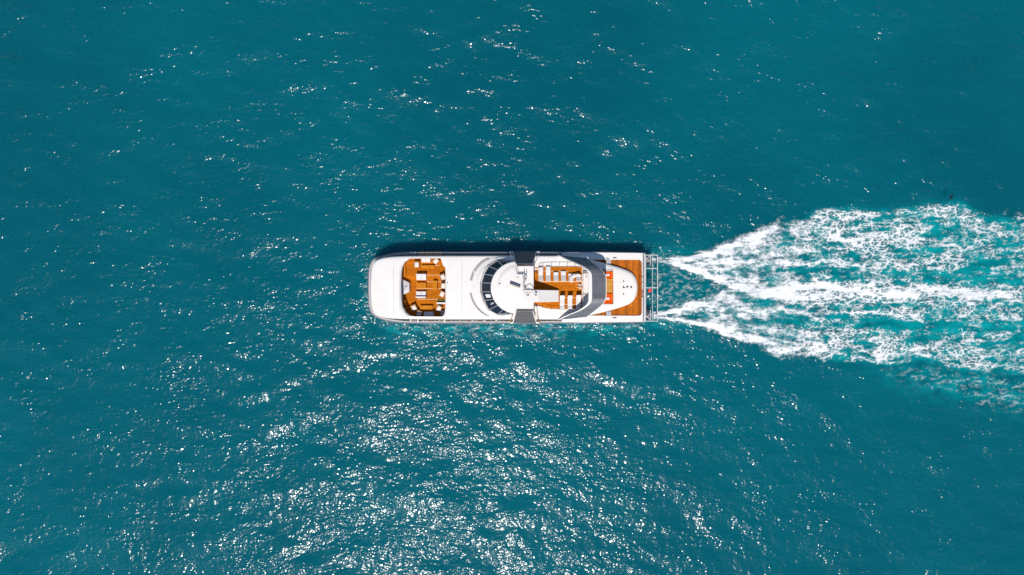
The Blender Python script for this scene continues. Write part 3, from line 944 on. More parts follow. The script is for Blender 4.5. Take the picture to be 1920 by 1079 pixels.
# ---- side boarding wings (grey treads sloping out from wheelhouse to gunwale)
def wing(sgn):
    zi, zo = 4.75, 3.3
    def pt(px, hh, z): return V(px, 539.5 - sgn * hh, z)
    zi = 6.05
    wi0, wi1 = pt(967, 44.5, zi), pt(999.5, 44.5, zi)
    wo0, wo1 = pt(960.5, 66.5, zo), pt(1007, 66.5, zo)
    wo0.y = sgn * abs(wo0.y); wo1.y = sgn * abs(wo1.y)
    root = MB()
    th = Vector((0, 0, -.12))
    q = [wi0, wi1, wo1, wo0]
    root.add(q + [v + th for v in q], [(0, 1, 2, 3), (7, 6, 5, 4), (0, 4, 5, 1), (1, 5, 6, 2), (2, 6, 7, 3), (3, 7, 4, 0)])
    wg = root.build('side_wing', WHITE, yacht)
    nn = 9
    for i in range(nn):
        t0, t1 = (i + .06) / nn, (i + .94) / nn
        a, b_, c, d_ = wi0.lerp(wo0, t0), wi1.lerp(wo1, t0), wi1.lerp(wo1, t1), wi0.lerp(wo0, t1)
        e = [a.lerp(b_, .04), b_.lerp(a, .04), c.lerp(d_, .04), d_.lerp(c, .04)]
        nr = (e[1] - e[0]).cross(e[3] - e[0]).normalized()
        if nr.z < 0: nr = -nr
        MB().add([v + nr * .03 for v in e] + [v + nr * .003 for v in e], [(0, 1, 2, 3), (7, 6, 5, 4), (0, 4, 5, 1), (1, 5, 6, 2), (2, 6, 7, 3), (3, 7, 4, 0)]).build('tread', TREAD, wg)
    for a, b_, ox in ((wi0, wo0, -.22), (wi1, wo1, .22)):
        o_ = Vector((ox, 0, 0))
        MB().tube([a + o_ + Vector((0, 0, .35)), b_ + o_ * 1.6 + Vector((0, 0, .75))], .05, 6).build('hand_rail', WICKER if sgn < 0 else PAINTW, wg)
        for t0 in (.1, .4, .7, .97):
            p = a.lerp(b_, t0) + o_ * (1 + .6 * t0)
            MB().tube([p, p + Vector((0, 0, .35 + .4 * t0))], .04, 6).build('rail_post', WICKER if sgn < 0 else PAINTW, wg)
        p = b_ + o_ * .6
        MB().box(p.x - .22, p.x + .22, p.y - .10, p.y + .10, p.z - .35, p.z + .03).build('wing_foot', WHITE, wg)
wing(1); wing(-1)

# ---- upper sun deck
UD = 4.335
ud_px = [Z5(*p) for p in [(82, 212), (110, 205), (255, 205), (330, 183), (1000, 183), (1000, 440), (1000, 892), (620, 893), (390, 888), (300, 850), (180, 830), (82, 790), (40, 560), (75, 420)]]
ud = [W(x, y, UD) for x, y in ud_px]
um = MB().prism(ud, UD - 0.03, UD - 0.012)
sun_deck = um.build('sun_deck', CAULK, yacht)
planks_x(ud, UD, 0.24, TEAK, sun_deck)
for (xa, xb, yy) in [(345, 390, 257), (470, 522, 257), (600, 645, 257), (730, 765, 257), (262, 1000, 436), (705, 757, 706), (836, 898, 706), (705, 757, 822), (836, 898, 822), (905, 962, 481), (905, 962, 531)]:
    a, b2 = V(*Z5(xa, yy), UD), V(*Z5(xb, yy), UD)
    wd = .06 if yy == 436 else .035
    MB().box(a.x, b2.x, a.y - wd, a.y + wd, UD + .002, UD + .02).build('deck_inlay', TRIM, sun_deck)
# pale triangular corner by the mast and a shadow painted as a brown slab
MB().prism([W(*Z5(*p), UD) for p in [(82, 212), (255, 212), (330, 186), (340, 205), (180, 250), (90, 285)]], UD + .002, UD + .05).build('corner_step', WHITE, sun_deck)
MB().prism([W(*Z5(*p), UD + .06) for p in [(190, 245), (215, 243), (255, 285), (240, 305)]], UD + .002, UD + .10).build('deck_shadow', BROWN, sun_deck)
# shaded stairwell beside the buttress, painted as a flat brown slab
MB().prism([W(*Z5(*p), UD) for p in [(40, 784), (160, 786), (335, 850), (330, 862), (160, 820)]], UD + .003, UD + .06).build('shaded_stairwell', BROWN, sun_deck)
lv = MB().prism([W(*Z5(*p), 4.6) for p in [(-70, 828), (60, 822), (255, 858), (-85, 858)]], 4.40, 4.62).build('vent_grille', NONSKID, sun_deck)
# glass-fronted port and starboard railings
def railing(pts, z, hgt, name='deck_railing'):
    P3 = [Vector((*W(*p, z), z)) for p in pts]
    top = [p + Vector((0, 0, hgt)) for p in P3]
    ro = MB().tube(top, .04, 6).build(name, STEEL, yacht)
    for p in P3:
        MB().tube([p, p + Vector((0, 0, hgt))], .035, 6).build('rail_post', STEEL, ro)
    return ro
railing([Z5(*p) for p in [(270, 205), (330, 190), (480, 180), (610, 180), (745, 180), (875, 180), (995, 190)]], UD, 1.05)
railing([Z5(*p) for p in [(330, 868), (480, 893), (625, 896), (740, 896), (860, 896), (985, 890)]], UD, 0.85)
railing([Z5(*p) for p in [(1008, 190), (1008, 300), (1008, 420), (1008, 540), (1008, 660), (1008, 770)]], UD, 0.8)
# bench locker behind the sun deck
lock = bench_poly(Z5, [(1022, 296), (1110, 296), (1110, 626), (1022, 626)], 4.30, 0.55, 'bench_locker', WHITE, yacht, .05)
bench_poly(Z5, [(1015, 262), (1108, 262), (1108, 292), (1015, 292)], 4.30, 0.35, 'locker_end_shadow', NONSKID, lock)  # grey block painted in for the shadow at the locker's end
bench_poly(Z5, [(1015, 628), (1110, 628), (1110, 655), (1015, 655)], 4.30, 0.35, 'locker_end_shadow', NONSKID, lock)  # same painted shadow at the other end
p = V(*Z5(1075, 350), 4.86)
MB().tube([p, p + Vector((0, 0, .03))], .13, 12).build('locker_hatch', NONSKID, lock)
# small fittings on the big white roof
for (zx, zy) in ((1072, 474), (1402, 522)):
    p = V(*Z1(zx, zy), 4.4)
    z0 = roof_z(p.x, p.y)
    MB().tube([Vector((p.x, p.y, z0 - .02)), Vector((p.x, p.y, z0 + .12)), Vector((p.x, p.y, z0 + .15))], [.06, .06, .03], 8).build('roof_lamp', DARK, yacht)

for px in (738, 866):
    xx = W(px, 0, 4.3)[0]
    ys2 = np.linspace(-3.9, 3.9, 15)
    if px < 800: ys2 = np.linspace(-3.55, 3.55, 15)
    MB().tube([(xx, y_, roof_z(xx, y_) - .012) for y_ in ys2], .022, 6).build('panel_seam', NONSKID, yacht)
# ---- radar arch
stn = [((604, 128), (935, 163), 4.45), ((700, 176), (985, 196), 5.15), ((800, 216), (1035, 235), 5.75), ((880, 252), (1085, 275), 6.30), ((950, 298), (1135, 320), 6.75), ((988, 332), (1164, 358), 6.95), ((1006, 368), (1181, 400), 7.04), ((1010, 420), (1186, 440), 7.08), ((1011, 536), (1187, 536), 7.10)]
stn_full = stn + [((i[0], 1072 - i[1]), (o[0], 1072 - o[1]), z) for i, o, z in reversed(stn[:-1])]
I3 = [V(*Z2(*i), z) for i, o, z in stn_full]
O3 = [V(*Z2(*o), z) for i, o, z in stn_full]
I3 = [Vector(q) for q in smooth_open([tuple(v) for v in I3], 4)]
O3 = [Vector(q) for q in smooth_open([tuple(v) for v in O3], 4)]
def strip(mb, A, B, th):
    n = len(A)
    dn = Vector((0, 0, -th))
    vs_ = list(A) + list(B) + [v + dn for v in A] + [v + dn for v in B]
    fs_ = []
    for i in range(n - 1):
        fs_ += [(i, i + 1, n + i + 1, n + i), (2 * n + i, 3 * n + i, 3 * n + i + 1, 2 * n + i + 1), (i, 2 * n + i, 2 * n + i + 1, i + 1), (n + i, n + i + 1, 3 * n + i + 1, 3 * n + i)]
    fs_ += [(0, n, 3 * n, 2 * n), (n - 1, 3 * n - 1, 4 * n - 1, 2 * n - 1)]
    mb.add(vs_, fs_)
am = MB()
strip(am, I3, O3, 0.30)
arch = am.build('radar_arch', GREY, yacht, True, angle=40)
# white outer lip and white inner coaming that follow the arch
def side_dir(k):
    t_ = (I3[min(k + 1, len(I3) - 1)] - I3[max(k - 1, 0)])
    return Vector((t_.y, -t_.x, 0)).normalized()
lip_a = [O3[k] + (O3[k] - I3[k]).normalized() * .002 for k in range(len(O3))]
lip_b = [O3[k] + (O3[k] - I3[k]).normalized() * .10 for k in range(len(O3))]
lm = MB(); strip(lm, [v + Vector((0, 0, .02)) for v in lip_a], [v + Vector((0, 0, .0)) for v in lip_b], .22)
lm.build('arch_lip', WHITE, arch, True, angle=40)
c_a = [I3[k] + (I3[k] - O3[k]).normalized() * .002 for k in range(len(O3))]
c_b = [I3[k] + (I3[k] - O3[k]).normalized() * (.34 + .12 * math.sin(math.pi * k / (len(O3) - 1))) for k in range(len(O3))]
lm = MB(); strip(lm, [v + Vector((0, 0, .03)) for v in c_a], [v + Vector((0, 0, -.02)) for v in c_b], .30)
lm.build('arch_coaming', WHITE, arch, True, angle=40)
# grey panels set on the flat top of the arch
for (ya, yb) in ((395, 452), (456, 533), (539, 616), (620, 677)):
    for (xa, xb) in ((1022, 1095), (1099, 1172)):
        q = [V(*Z2(x, y), 7.1) for x, y in ((xa, ya), (xb, ya), (xb, yb), (xa, yb))]
        MB().add([Vector((v.x, v.y, 7.122)) for v in q] + [Vector((v.x, v.y, 7.02)) for v in q], [(0, 1, 2, 3), (7, 6, 5, 4), (0, 4, 5, 1), (1, 5, 6, 2), (2, 6, 7, 3), (3, 7, 4, 0)]).build('solar_panel', SOLAR, arch)

# ---- after deck
AD = 2.70
STERN = 1203.3
teak_half = [(1099, 52.0), (1180, 52.2), (1197.5, 52.2), (1200.5, 51.2), (1202.5, 49), (1203.2, 45.5), (1203.4, 20)]
tz = AD
tk = [W(x, 539.5 - hh, tz) for x, hh in teak_half] + [W(x, 539.5 + hh + 0.6, tz) for x, hh in reversed(teak_half)]
am2 = MB()
# white gunwale cap, aft part: outer edge along the hull, inner edge along the teak
aft_out = [p for p in hull_out if p[0] > W(1040, 0, GUN)[0]]
port = sorted([p for p in aft_out if p[1] > 0], key=lambda p: p[0])
stb = sorted([p for p in aft_out if p[1] < 0], key=lambda p: -p[0])
cap_loop = inset(port + stb, 0.10)
fwd_x = port[0][0]
hole = inset(tk, 0)
hole = [(fwd_x + 2.0, tk[0][1]) if i == 0 else p for i, p in enumerate(tk)]
hole[-1] = (fwd_x + 2.0, tk[-1][1])
CAPZ = GUN + 0.03
ov, fs_ = cdt([cap_loop, hole])
am2.add([(x, y, CAPZ) for x, y in ov], fs_)
loft(am2, [ring(cap_loop, 0, CAPZ), ring(cap_loop, -0.03, CAPZ - 0.06), ring(cap_loop, -0.03, CAPZ - .25)])
loft(am2, [ring(hole, 0, CAPZ), ring(hole, 0.02, CAPZ - 0.05), ring(hole, 0.02, AD - .08)])
gunwale = am2.build('gunwale_cap', WHITE, yacht, True, angle=40)
adm = MB().prism(tk, AD - .05, AD - .012)
aft_deck = adm.build('aft_deck', CAULK, yacht)
tx0, tx1 = min(p[0] for p in tk), max(p[0] for p in tk)
pitch = 0.275
x = tx1 - 0.02
while x - pitch > tx0:
    tkr = [(p[1], p[0]) for p in tk]
    a, b2 = span_x(tkr, x - .004), span_x(tkr, x - pitch + .02)
    if a and b2:
        q = [(x - pitch + .02, b2[0]), (x, a[0]), (x, a[1]), (x - pitch + .02, b2[1])]
        MB().prism(q, AD - .03, AD).build('plank', TEAKY, aft_deck)
    x -= pitch
# after deckhouse (white D-shaped top)
DT = 3.40
d_half = [(1085, 55.5), (1100, 53.5), (1118, 49.5), (1137, 45.0), (1160, 38.6), (1178, 32.0), (1186.5, 26.5), (1192, 19.0), (1195.2, 9.0), (1196, 0)]
up = smooth_open(d_half, 4)
d_loop = [W(x_, 539.5 - hh, DT - .2) for x_, hh in up] + [W(x_, 539.5 + hh, DT - .2) for x_, hh in reversed(up[:-1])]
rec = [W(*Z6(*p), DT) for p in [(120, 122), (372, 122), (378, 130), (378, 955), (372, 962), (120, 962)]]
dm = MB()
def d_z(x_, y_):
    return DT + 0.10 * (1 - (y_ / 4.2) ** 2)
loft(dm, [ring(d_loop, -0.02, AD - .06), ring(d_loop, 0.0, AD + .30), ring(d_loop, .06, AD + .48), ring(d_loop, .18, lambda a_, b_: d_z(a_, b_) - .13), ring(d_loop, .34, lambda a_, b_: d_z(a_, b_) - .05), ring(d_loop, .55, d_z)])
dl = inset(d_loop, .55)
g2 = [(gx_ + .01, gy_ + .013) for gx_ in np.arange(10, 19, .45) for gy_ in np.arange(-4, 4, .45) if inside(inset(d_loop, .8), gx_, gy_) and not inside(inset(rec, -.2), gx_, gy_)]
ov, fs_ = cdt([dl, rec], g2)
dm.add([(a_, b_, d_z(a_, b_)) for a_, b_ in ov], fs_)
RZ = 2.95
loft(dm, [ring(rec, 0, d_z), ring(rec, 0, RZ - .02)])
deckhouse = dm.build('aft_deckhouse', WHITE, yacht, True, angle=45)
_bm = bmesh.new(); _bm.from_mesh(deckhouse.data)
bmesh.ops.remove_doubles(_bm, verts=_bm.verts, dist=0.002)
bmesh.ops.recalc_face_normals(_bm, faces=_bm.faces)
_bm.to_mesh(deckhouse.data); _bm.free()
deckhouse.data.shade_smooth(); deckhouse.data.set_sharp_from_angle(angle=R(45))
rf = MB()
ov, fs_ = cdt([inset(rec, -.05)])
rf.add([(a_, b_, RZ) for a_, b_ in ov], fs_)
cockpit = rf.build('cockpit_floor', TEAKF, deckhouse)
# fittings on the deckhouse top
def dfit(zx, zy, sx, sy, hz=.1, name='deck_vent', mat=DARK):
    p = V(*Z2(zx, zy), DT + .1)
    z0 = d_z(p.x, p.y)
    MB().tube([Vector((p.x, p.y, z0 - .03)), Vector((p.x, p.y, z0 + hz))], min(sx, sy), 8).box(p.x - sx, p.x + sx, p.y - sy * .6, p.y + sy * .6, z0 - .01, z0 + hz * .6).build(name, mat, deckhouse)
dfit(1410, 458, .09, .09); dfit(1410, 620, .09, .09)
dfit(1408, 534, .10, .10, .2); dfit(1430, 538, .10, .05, .08); dfit(1458, 530, .14, .09, .22, 'deck_light'); dfit(1505, 534, .11, .12, .2, 'deck_light')
# fairleads on the gunwale
for zx, zy in ((1298, 161), (1296, 918)):
    p = V(*Z2(zx, zy), CAPZ)
    MB().box(p.x - .28, p.x + .28, p.y - .05, p.y + .05, CAPZ - .01, CAPZ + .07).box(p.x - .2, p.x - .12, p.y - .08, p.y + .08, CAPZ - .01, CAPZ + .04).box(p.x + .12, p.x + .2, p.y - .08, p.y + .08, CAPZ - .01, CAPZ + .04).build('mooring_cleat', DARK, gunwale)
# small steps from side decks to after deck
for sgn in (1, -1):
    p = V(1141.5, 539.5 - sgn * 49.5, AD + .2)
    st = MB()
    for k in range(3):
        st.box(p.x - .38 + .25 * k, p.x - .16 + .25 * k, p.y - .35, p.y + .35, AD - .01, AD + .42 - .13 * k)
    st.build('deck_step', HULLGREY, yacht)

# ---- stern platform frame and jets
tr = MB()
xs_, ys_ = W(1204.6, 474.6, 2.9), W(1209.8, 605, 2.9)
tr.box(xs_[0], ys_[0], -5.02, 5.02, 2.62, 2.90, .03)
transom = tr.build('transom', PAINTW, yacht, True)
MB().tube([(W(1206.5, 0, 3)[0], 5.0, 3.0), (W(1206.5, 0, 3)[0], -5.0, 3.0)], .07, 8).build('stern_rail', RUBBER, transom)
FZ = 2.2
fx0, fx1, fx2 = W(1210.6, 0, FZ)[0], W(1223.2, 0, FZ)[0], W(1232.8, 0, FZ)[0]
fy = [W(0, q, FZ)[1] for q in (478.6, 503.8, 539.8, 602.4)]
fr_ = empty('platform_frame', (0, 0, 0)); fr_.parent = yacht
for xx, rr in ((fx0, .065), (fx1, .045), (fx2, .07)):
    MB().tube([(xx, fy[0], FZ), (xx, fy[-1], FZ)], rr, 8).build('frame_tube', PAINTW, fr_, True)
for k, yy in enumerate(fy):
    MB().tube([(fx0 - .35, yy, FZ + .02), (fx2, yy, FZ + .02)], .06, 8).build('frame_tube', PAINTW, fr_, True)
for sgn in (1, -1):
    MB().tube([(fx0, sgn * 4.1, FZ), (fx1 - .25, sgn * 4.75, FZ)], .07, 8).build('brace', PAINTW, fr_, True)
    MB().tube([(fx1 - .28, sgn * 4.75, FZ - .05), (fx1 - .28, sgn * 3.3, FZ - .05)], .06, 8).build('brace', PAINTW, fr_, True)
    # water jet with bucket and ram
    j = empty('water_jet', (0, 0, 0)); j.parent = yacht
    cy = sgn * 4.05
    MB().tube([(fx0 - .3, cy, 1.15), (fx0 + .35, cy, 1.15), (fx0 + .75, cy, 1.10)], [.62, .55, .42], 14).build('nozzle', STEEL, j, True)
    for q_ in (-.75, .45):
        MB().box(fx0 + .05, fx0 + .75, cy + q_, cy + q_ + .3, .9, 1.75, .08).build('steering_ram', DARK, j)
    MB().box(fx0 - .1, fx0 + .95, cy - .10, cy + .10, 1.6, 1.85, .05).build('bucket', pmat('jet_grey', (.35, .33, .33), .5, metal=.3) if sgn > 0 else MATS['jet_grey'], j)
    MB().tube([(fx0 - .1, cy - .3, 1.95), (fx0 + .9, cy + .2, 1.6)], .05, 6).build('hydraulic_hose', DARK, j)
# rope coils and fenders at the transom
for py, m_ in ((520, GREEN), (531, HULLGREY), (546, RED), (549, DARK), (553, RED), (557, DARK)):
    p = V(1204.6, py, 2.95)
    MB().tube([p + Vector((-.1, .1, 0)), p + Vector((.1, .02, .05)), p + Vector((.05, -.12, 0))], .06, 6).build('rope_end', m_, transom)

# ---- side-deck gear
# starboard rails with stanchions, port rail
for sgn, name in ((-1, 'side_railing'), (1, 'side_railing')):
    P3 = []
    for px in list(range(770, 960, 18)) + list(range(1012, 1085, 18)):
        P3.append(px)
    for grp in ([p_ for p_ in P3 if p_ < 960], [p_ for p_ in P3 if p_ > 1000]):
        pts = [Vector((W(p_, 0, 3)[0], sgn * (5.17), GUN)) for p_ in grp]
        ro = MB().tube([q + Vector((0, -sgn * .12, .75)) for q in pts], .03, 6).build(name, STEEL, yacht)
        for q in pts:
            MB().tube([q, q + Vector((0, -sgn * .12, .75))], .028, 6).build('rail_post', STEEL, ro)
# starboard bow vents and brackets
for (a_, b_, m_) in ((754, 769, DARK), (771, 781, RUBBER)):
    xa, xb = W(a_, 0, 3)[0], W(b_, 0, 3)[0]
    MB().box(xa, xb, -4.86, -4.68, SIDE_Z - .02, 3.02, .04).build('deck_vent', m_, side_deck)
for px in (770.3, 783.5, 834):
    x_ = W(px, 0, 3)[0]
    MB().box(x_ - .09, x_ + .09, -5.12, -4.62, 2.7, 3.1, .03).build('bracket', WHITE, side_deck)
for k in range(22):
    px = 786 + k * 7.6 + random.uniform(-2, 2)
    if 950 < px < 1015: continue
    x_ = W(px, 0, 2.6)[0]
    hz = random.uniform(.06, .35)
    MB().box(x_ - random.uniform(.1, .26), x_ + random.uniform(.1, .26), -4.98, -4.72 - random.uniform(0, .1), SIDE_Z, SIDE_Z + hz, .03).build('deck_box', random.choice([HULLGREY, NONSKID, WICKER, WHITE]), side_deck)

# ================================================================== LOOSE THINGS ON BOARD
def box_part(name, mat, parent, *a, bev=0.0):
    return MB().box(*a, bev=bev).build(name, mat, parent, bev > 0)
def armchair(zx, zy, deg, label, dark=False):
    px, py = Z3(zx, zy)
    x_, y_ = W(px, py, WELL_Z + .45)
    o = empty('armchair', (x_, y_, WELL_Z), R(deg))
    tag(o, label, 'armchair', 'armchairs in the bow lounge')
    box_part('frame', WICKER, o, -.40, .40, -.40, .40, .10, .30, bev=.03)
    box_part('seat_cushion', FABRIC, o, -.29, .29, -.36, .24, .302, .46, bev=.06)
    box_part('backrest', WICKER, o, -.40, .40, .335, .42, .302, .80, bev=.02)
    box_part('back_cushion', FABRIC, o, -.28, .28, .25, .333, .40, .72, bev=.03)
    for s in (-1, 1):
        box_part('armrest', WICKER, o, s * .35 - .045, s * .35 + .045, -.39, .333, .302, .58, bev=.02)
        for t_ in (-1, 1):
            box_part('leg', DARK, o, s * .36 - .03, s * .36 + .03, t_ * .36 - .03, t_ * .36 + .03, 0, .10)
    return o
armchair(318, 205, 0, 'white cushioned armchair alone beside the sofa nearest the port rail')
armchair(597, 155, -42, 'white armchair turned diagonally into the aft port corner of the lounge')
armchair(694, 385, 27, 'white armchair turned aslant, uppermost of the row at the lounge entrance')
armchair(702, 512, -3, 'white armchair set square in the middle of the lounge entrance row')
armchair(686, 632, -24, 'white armchair tilted clockwise, lowest of the lounge entrance row')
armchair(278, 828, 26, 'white armchair turned aslant by the forward starboard curve of the lounge')
armchair(640, 838, -24, 'white armchair tilted clockwise in the sunlit aft starboard corner')
armchair(352, 910, -20, 'shaded bluish armchair close under the starboard lounge wall')
def sofa(x0, x1, y0, y1, back, label):
    px0, py0 = Z3(x0, y0); px1, py1 = Z3(x1, y1)
    a_, b_ = W((px0 + px1) / 2, (py0 + py1) / 2, WELL_Z + .45)
    k = MPP * .973
    w_, d_ = (px1 - px0) * k / 2, (py1 - py0) * k / 2
    o = empty('sofa', (a_, b_, WELL_Z))
    tag(o, label, 'sofa', 'sofas in the bow lounge')
    box_part('base', FABRIC, o, -w_, w_, -d_, d_, .06, .28, bev=.04)
    bw = min(.24, d_ * .5)
    s = 1 if back == 'up' else -1
    ya, yb = (d_ - bw, d_) if s > 0 else (-d_, -d_ + bw)
    box_part('backrest', FABRIC, o, -w_, w_, ya, yb, .282, .80, bev=.06)
    ya, yb = (-d_ + .01, d_ - bw - .005) if s > 0 else (-d_ + bw + .005, d_ - .01)
    for q in (-1, 1):
        xa, xb = (-w_ + .02, -.006) if q < 0 else (.006, w_ - .02)
        box_part('seat_cushion', FABRIC, o, xa, xb, ya, yb, .282, .44, bev=.05)
    for q in (-1, 1):
        for t_ in (-1, 1):
            box_part('leg', DARK, o, q * (w_ - .1) - .03, q * (w_ - .1) + .03, t_ * (d_ - .1) - .03, t_ * (d_ - .1) + .03, 0, .06)
    return o
sofa(310, 458, 338, 428, 'up', 'white two-seat sofa facing a slatted table, upper of the middle pair')
sofa(306, 452, 590, 686, 'down', 'white two-seat sofa with a shaded seat, lower of the middle pair')
sofa(385, 517, 98, 172, 'up', 'white two-seat sofa against the port side of the lounge')
sofa(418, 562, 888, 968, 'down', 'shaded bluish sofa under the starboard wall of the lounge')
def slat_table(zf, x0, x1, y0, y1, hgt, zfloor, n, label, along='y', mat=None, group='low teak tables on board'):
    z_ = zfloor + hgt
    (px0, py0), (px1, py1) = zf(x0, y0), zf(x1, y1)
    ax, ay = W(px0, py1, z_); bx_, by_ = W(px1, py0, z_)
    cx, cy = (ax + bx_) / 2, (ay + by_) / 2
    w_, d_ = (bx_ - ax) / 2, (by_ - ay) / 2
    o = empty('coffee_table', (cx, cy, zfloor))
    tag(o, label, 'table', group)
    mat = mat or TEAKF
    box_part('apron', mat, o, -w_ + .03, w_ - .03, -d_ + .03, d_ - .03, hgt - .12, hgt - .045)
    for i in range(n):
        if along == 'y':
            xa = -w_ + 2 * w_ * i / n
            box_part('slat', mat, o, xa + .006, xa + 2 * w_ / n - .006, -d_, d_, hgt - .04, hgt)
        else:
            ya = -d_ + 2 * d_ * i / n
            box_part('slat', mat, o, -w_, w_, ya + .006, ya + 2 * d_ / n - .006, hgt - .04, hgt)
    for q in (-1, 1):
        for t_ in (-1, 1):
            box_part('leg', mat, o, q * (w_ - .08) - .035, q * (w_ - .08) + .035, t_ * (d_ - .08) - .035, t_ * (d_ - .08) + .035, 0, hgt - .12)
    return o
slat_table(Z3, 316, 455, 466, 550, .40, WELL_Z, 8, 'square slatted teak coffee table between the two middle sofas')
slat_table(Z3, 385, 576, 214, 258, .40, WELL_Z, 10, 'long low teak table in front of the port side sofa')
slat_table(Z3, 363, 550, 796, 852, .42, WELL_Z, 10, 'long low teak table in front of the shaded starboard sofa')
slat_table(Z3, 550, 614, 436, 582, .46, WELL_Z, 7, 'narrow teak table standing crosswise before the lounge entrance chairs', 'x')
# green folded mat, white tray step, and towel bin in the lounge
def simple(name, cat, label, mb, mat, group=None, sm=False):
    o = mb.build(name, mat, None, sm)
    tag(o, label, cat, group)
    return o
g = MB()
for k in range(3):
    p, q = W(*Z3(612 + 4 * k, 712), WELL_Z + .5), W(*Z3(733, 744 - 3 * k), WELL_Z + .5)
    g.box(p[0], q[0] + .2, q[1], p[1], WELL_Z + .002 + .06 * k, WELL_Z + .055 + .06 * k, .02)
simple('folded_mat', 'mat', 'olive green folded mat lying at the lounge entrance', g, GREEN, sm=True)
g = MB()
p, q = W(*Z3(603, 748), WELL_Z + .6), W(*Z3(735, 776), WELL_Z + .6)
g.box(p[0], q[0] + .3, q[1], p[1], WELL_Z + .002, WELL_Z + .58, .04)
simple('side_counter', 'counter', 'narrow white counter beside the olive green mat', g, FABRIC, sm=True)
g = MB()
p = V(*Z3(697, 905), WELL_Z + .6)
g.box(p.x - .3, p.x + .1, p.y - .35, p.y + .35, WELL_Z + .002, WELL_Z + .5, .03)
tb = simple('towel_bin', 'bin', 'low grey bin with rolled towels in the aft starboard lounge corner', g, GREYFAB, sm=True)
for k in range(3):
    MB().tube([(p.x - .25, p.y - .22 + .2 * k, WELL_Z + .55), (p.x + .05, p.y - .22 + .2 * k, WELL_Z + .55)], .085, 8).build('rolled_towel', FABRIC, tb, True)

# beige cushions and a chrome windlass on the port side deck
for k, (xa, xb) in enumerate(((714, 790), (800, 890), (902, 1000))):
    (p0x, p0y), (p1x, p1y) = W(*Z1(xa, 93), 2.95), W(*Z1(xb, 121), 2.95)
    o = empty('deck_bench', ((p0x + p1x) / 2, (p0y + p1y) / 2, SIDE_Z))
    w_ = (p1x - p0x) / 2
    tag(o, ['beige cushioned bench on the port side deck, nearest the bow', 'beige cushioned bench on the port side deck, middle of three', 'beige cushioned bench on the port side deck, farthest from the bow'][k], 'bench', 'beige benches on the port side deck')
    box_part('base', WICKER, o, -w_, w_, -.20, .20, 0, .36, bev=.02)
    box_part('cushion', BEIGE, o, -w_ + .01, w_ - .01, -.19, .19, .362, .52, bev=.05)
    box_part('back_cushion', BEIGE, o, -w_ + .01, w_ - .01, .10, .20, .53, .98, bev=.04)
o = empty('windlass', (W(*Z1(665, 103), 2.9)[0], W(*Z1(665, 103), 2.9)[1], SIDE_Z))
tag(o, 'chrome anchor windlass on the port side deck forward of the beige benches', 'windlass')
MB().tube([(0, 0, 0), (0, 0, .35), (0, 0, .45), (0, 0, .7)], [.22, .22, .13, .18], 12).build('drum', STEEL, o, True)
MB().box(-.42, -.18, -.16, .16, 0, .45, .04).build('motor_box', HULLGREY, o, True)
MB().tube([(.1, 0, .5), (.45, .1, .62)], .05, 6).build('lever', STEEL, o)

# ---- sun loungers on the upper deck
def lounger(x0, x1, y0, y1, hinge, head, rise, label):
    """zoom-5 box; head 'down' = back raised towards the starboard side"""
    zt = UD + .35
    (px0, py0), (px1, py1) = Z5(x0, y0), Z5(x1, y1)
    ax, ay = W(px0, py1, zt); bx_, by_ = W(px1, py0, zt)
    hy = W(0, Z5(0, hinge)[1], zt)[1]
    cx, cy = (ax + bx_) / 2, (ay + by_) / 2
    w_ = (bx_ - ax) / 2
    o = empty('sun_lounger', (cx, cy, UD))
    tag(o, label, 'sun lounger', 'sun loungers on the upper deck')
    lo, hi, h_ = ay - cy, by_ - cy, hy - cy
    (b0, b1) = (lo, h_) if head == 'down' else (h_, hi)
    (s0, s1) = (h_, hi) if head == 'down' else (lo, h_)
    box_part('frame', WICKER, o, -w_ * .92, w_ * .92, lo + .03, hi - .03, .20, .26)
    box_part('seat_pad', FABRIC, o, -w_, w_, s0 + .004, s1, .262, .36, bev=.04)
    n = 3
    M_ = MB()
    # raised back pad as a sloped slab
    yh, ye = (h_, lo) if head == 'down' else (h_, hi)
    A = [(-w_, yh, .33), (w_, yh, .33), (w_, ye, .33 + rise), (-w_, ye, .33 + rise)]
    nn = Vector((0, ye - yh, rise)).normalized()
    nn = Vector((0, -nn.z, nn.y)) if nn.y > 0 else Vector((0, nn.z, -nn.y))
    tvec = nn * .09
    up_ = [Vector(a) + tvec for a in A]
    M_.add([Vector(a) for a in A] + up_, [(3, 2, 1, 0), (4, 5, 6, 7), (0, 1, 5, 4), (1, 2, 6, 5), (2, 3, 7, 6), (3, 0, 4, 7)])
    bp_ = M_.build('back_pad', FABRIC, o)
    bb = bp_.modifiers.new('bevel', 'BEVEL'); bb.width = .03; bb.segments = 2
    MB().tube([(w_ * .7, ye * .96, .30 + rise * .9), (w_ * .7, (yh + ye * 2) / 3, .24)], .02, 6).tube([(-w_ * .7, ye * .96, .30 + rise * .9), (-w_ * .7, (yh + ye * 2) / 3, .24)], .02, 6).build('back_strut', WICKER, o)
    for q in (-1, 1):
        for yy in (lo + .15, hi - .15):
            box_part('leg', WICKER, o, q * w_ * .8 - .03, q * w_ * .8 + .03, yy - .03, yy + .03, 0, .20)
    return o
lounger(264, 345, 190, 428, 340, 'down', .42, 'long white sun lounger in the upper row, nearest the wheelhouse')
lounger(389, 470, 182, 428, 340, 'down', .42, 'long white sun lounger, second of the upper row from the wheelhouse')
lounger(520, 603, 275, 428, 340, 'down', .42, 'short white sun lounger, third of the upper row from the wheelhouse')
lounger(645, 729, 258, 428, 340, 'down', .42, 'short white sun lounger, fourth of the upper row from the wheelhouse')
lounger(772, 856, 300, 428, 352, 'down', .42, 'white sun lounger partly under a loose cloth, fifth of the upper row')
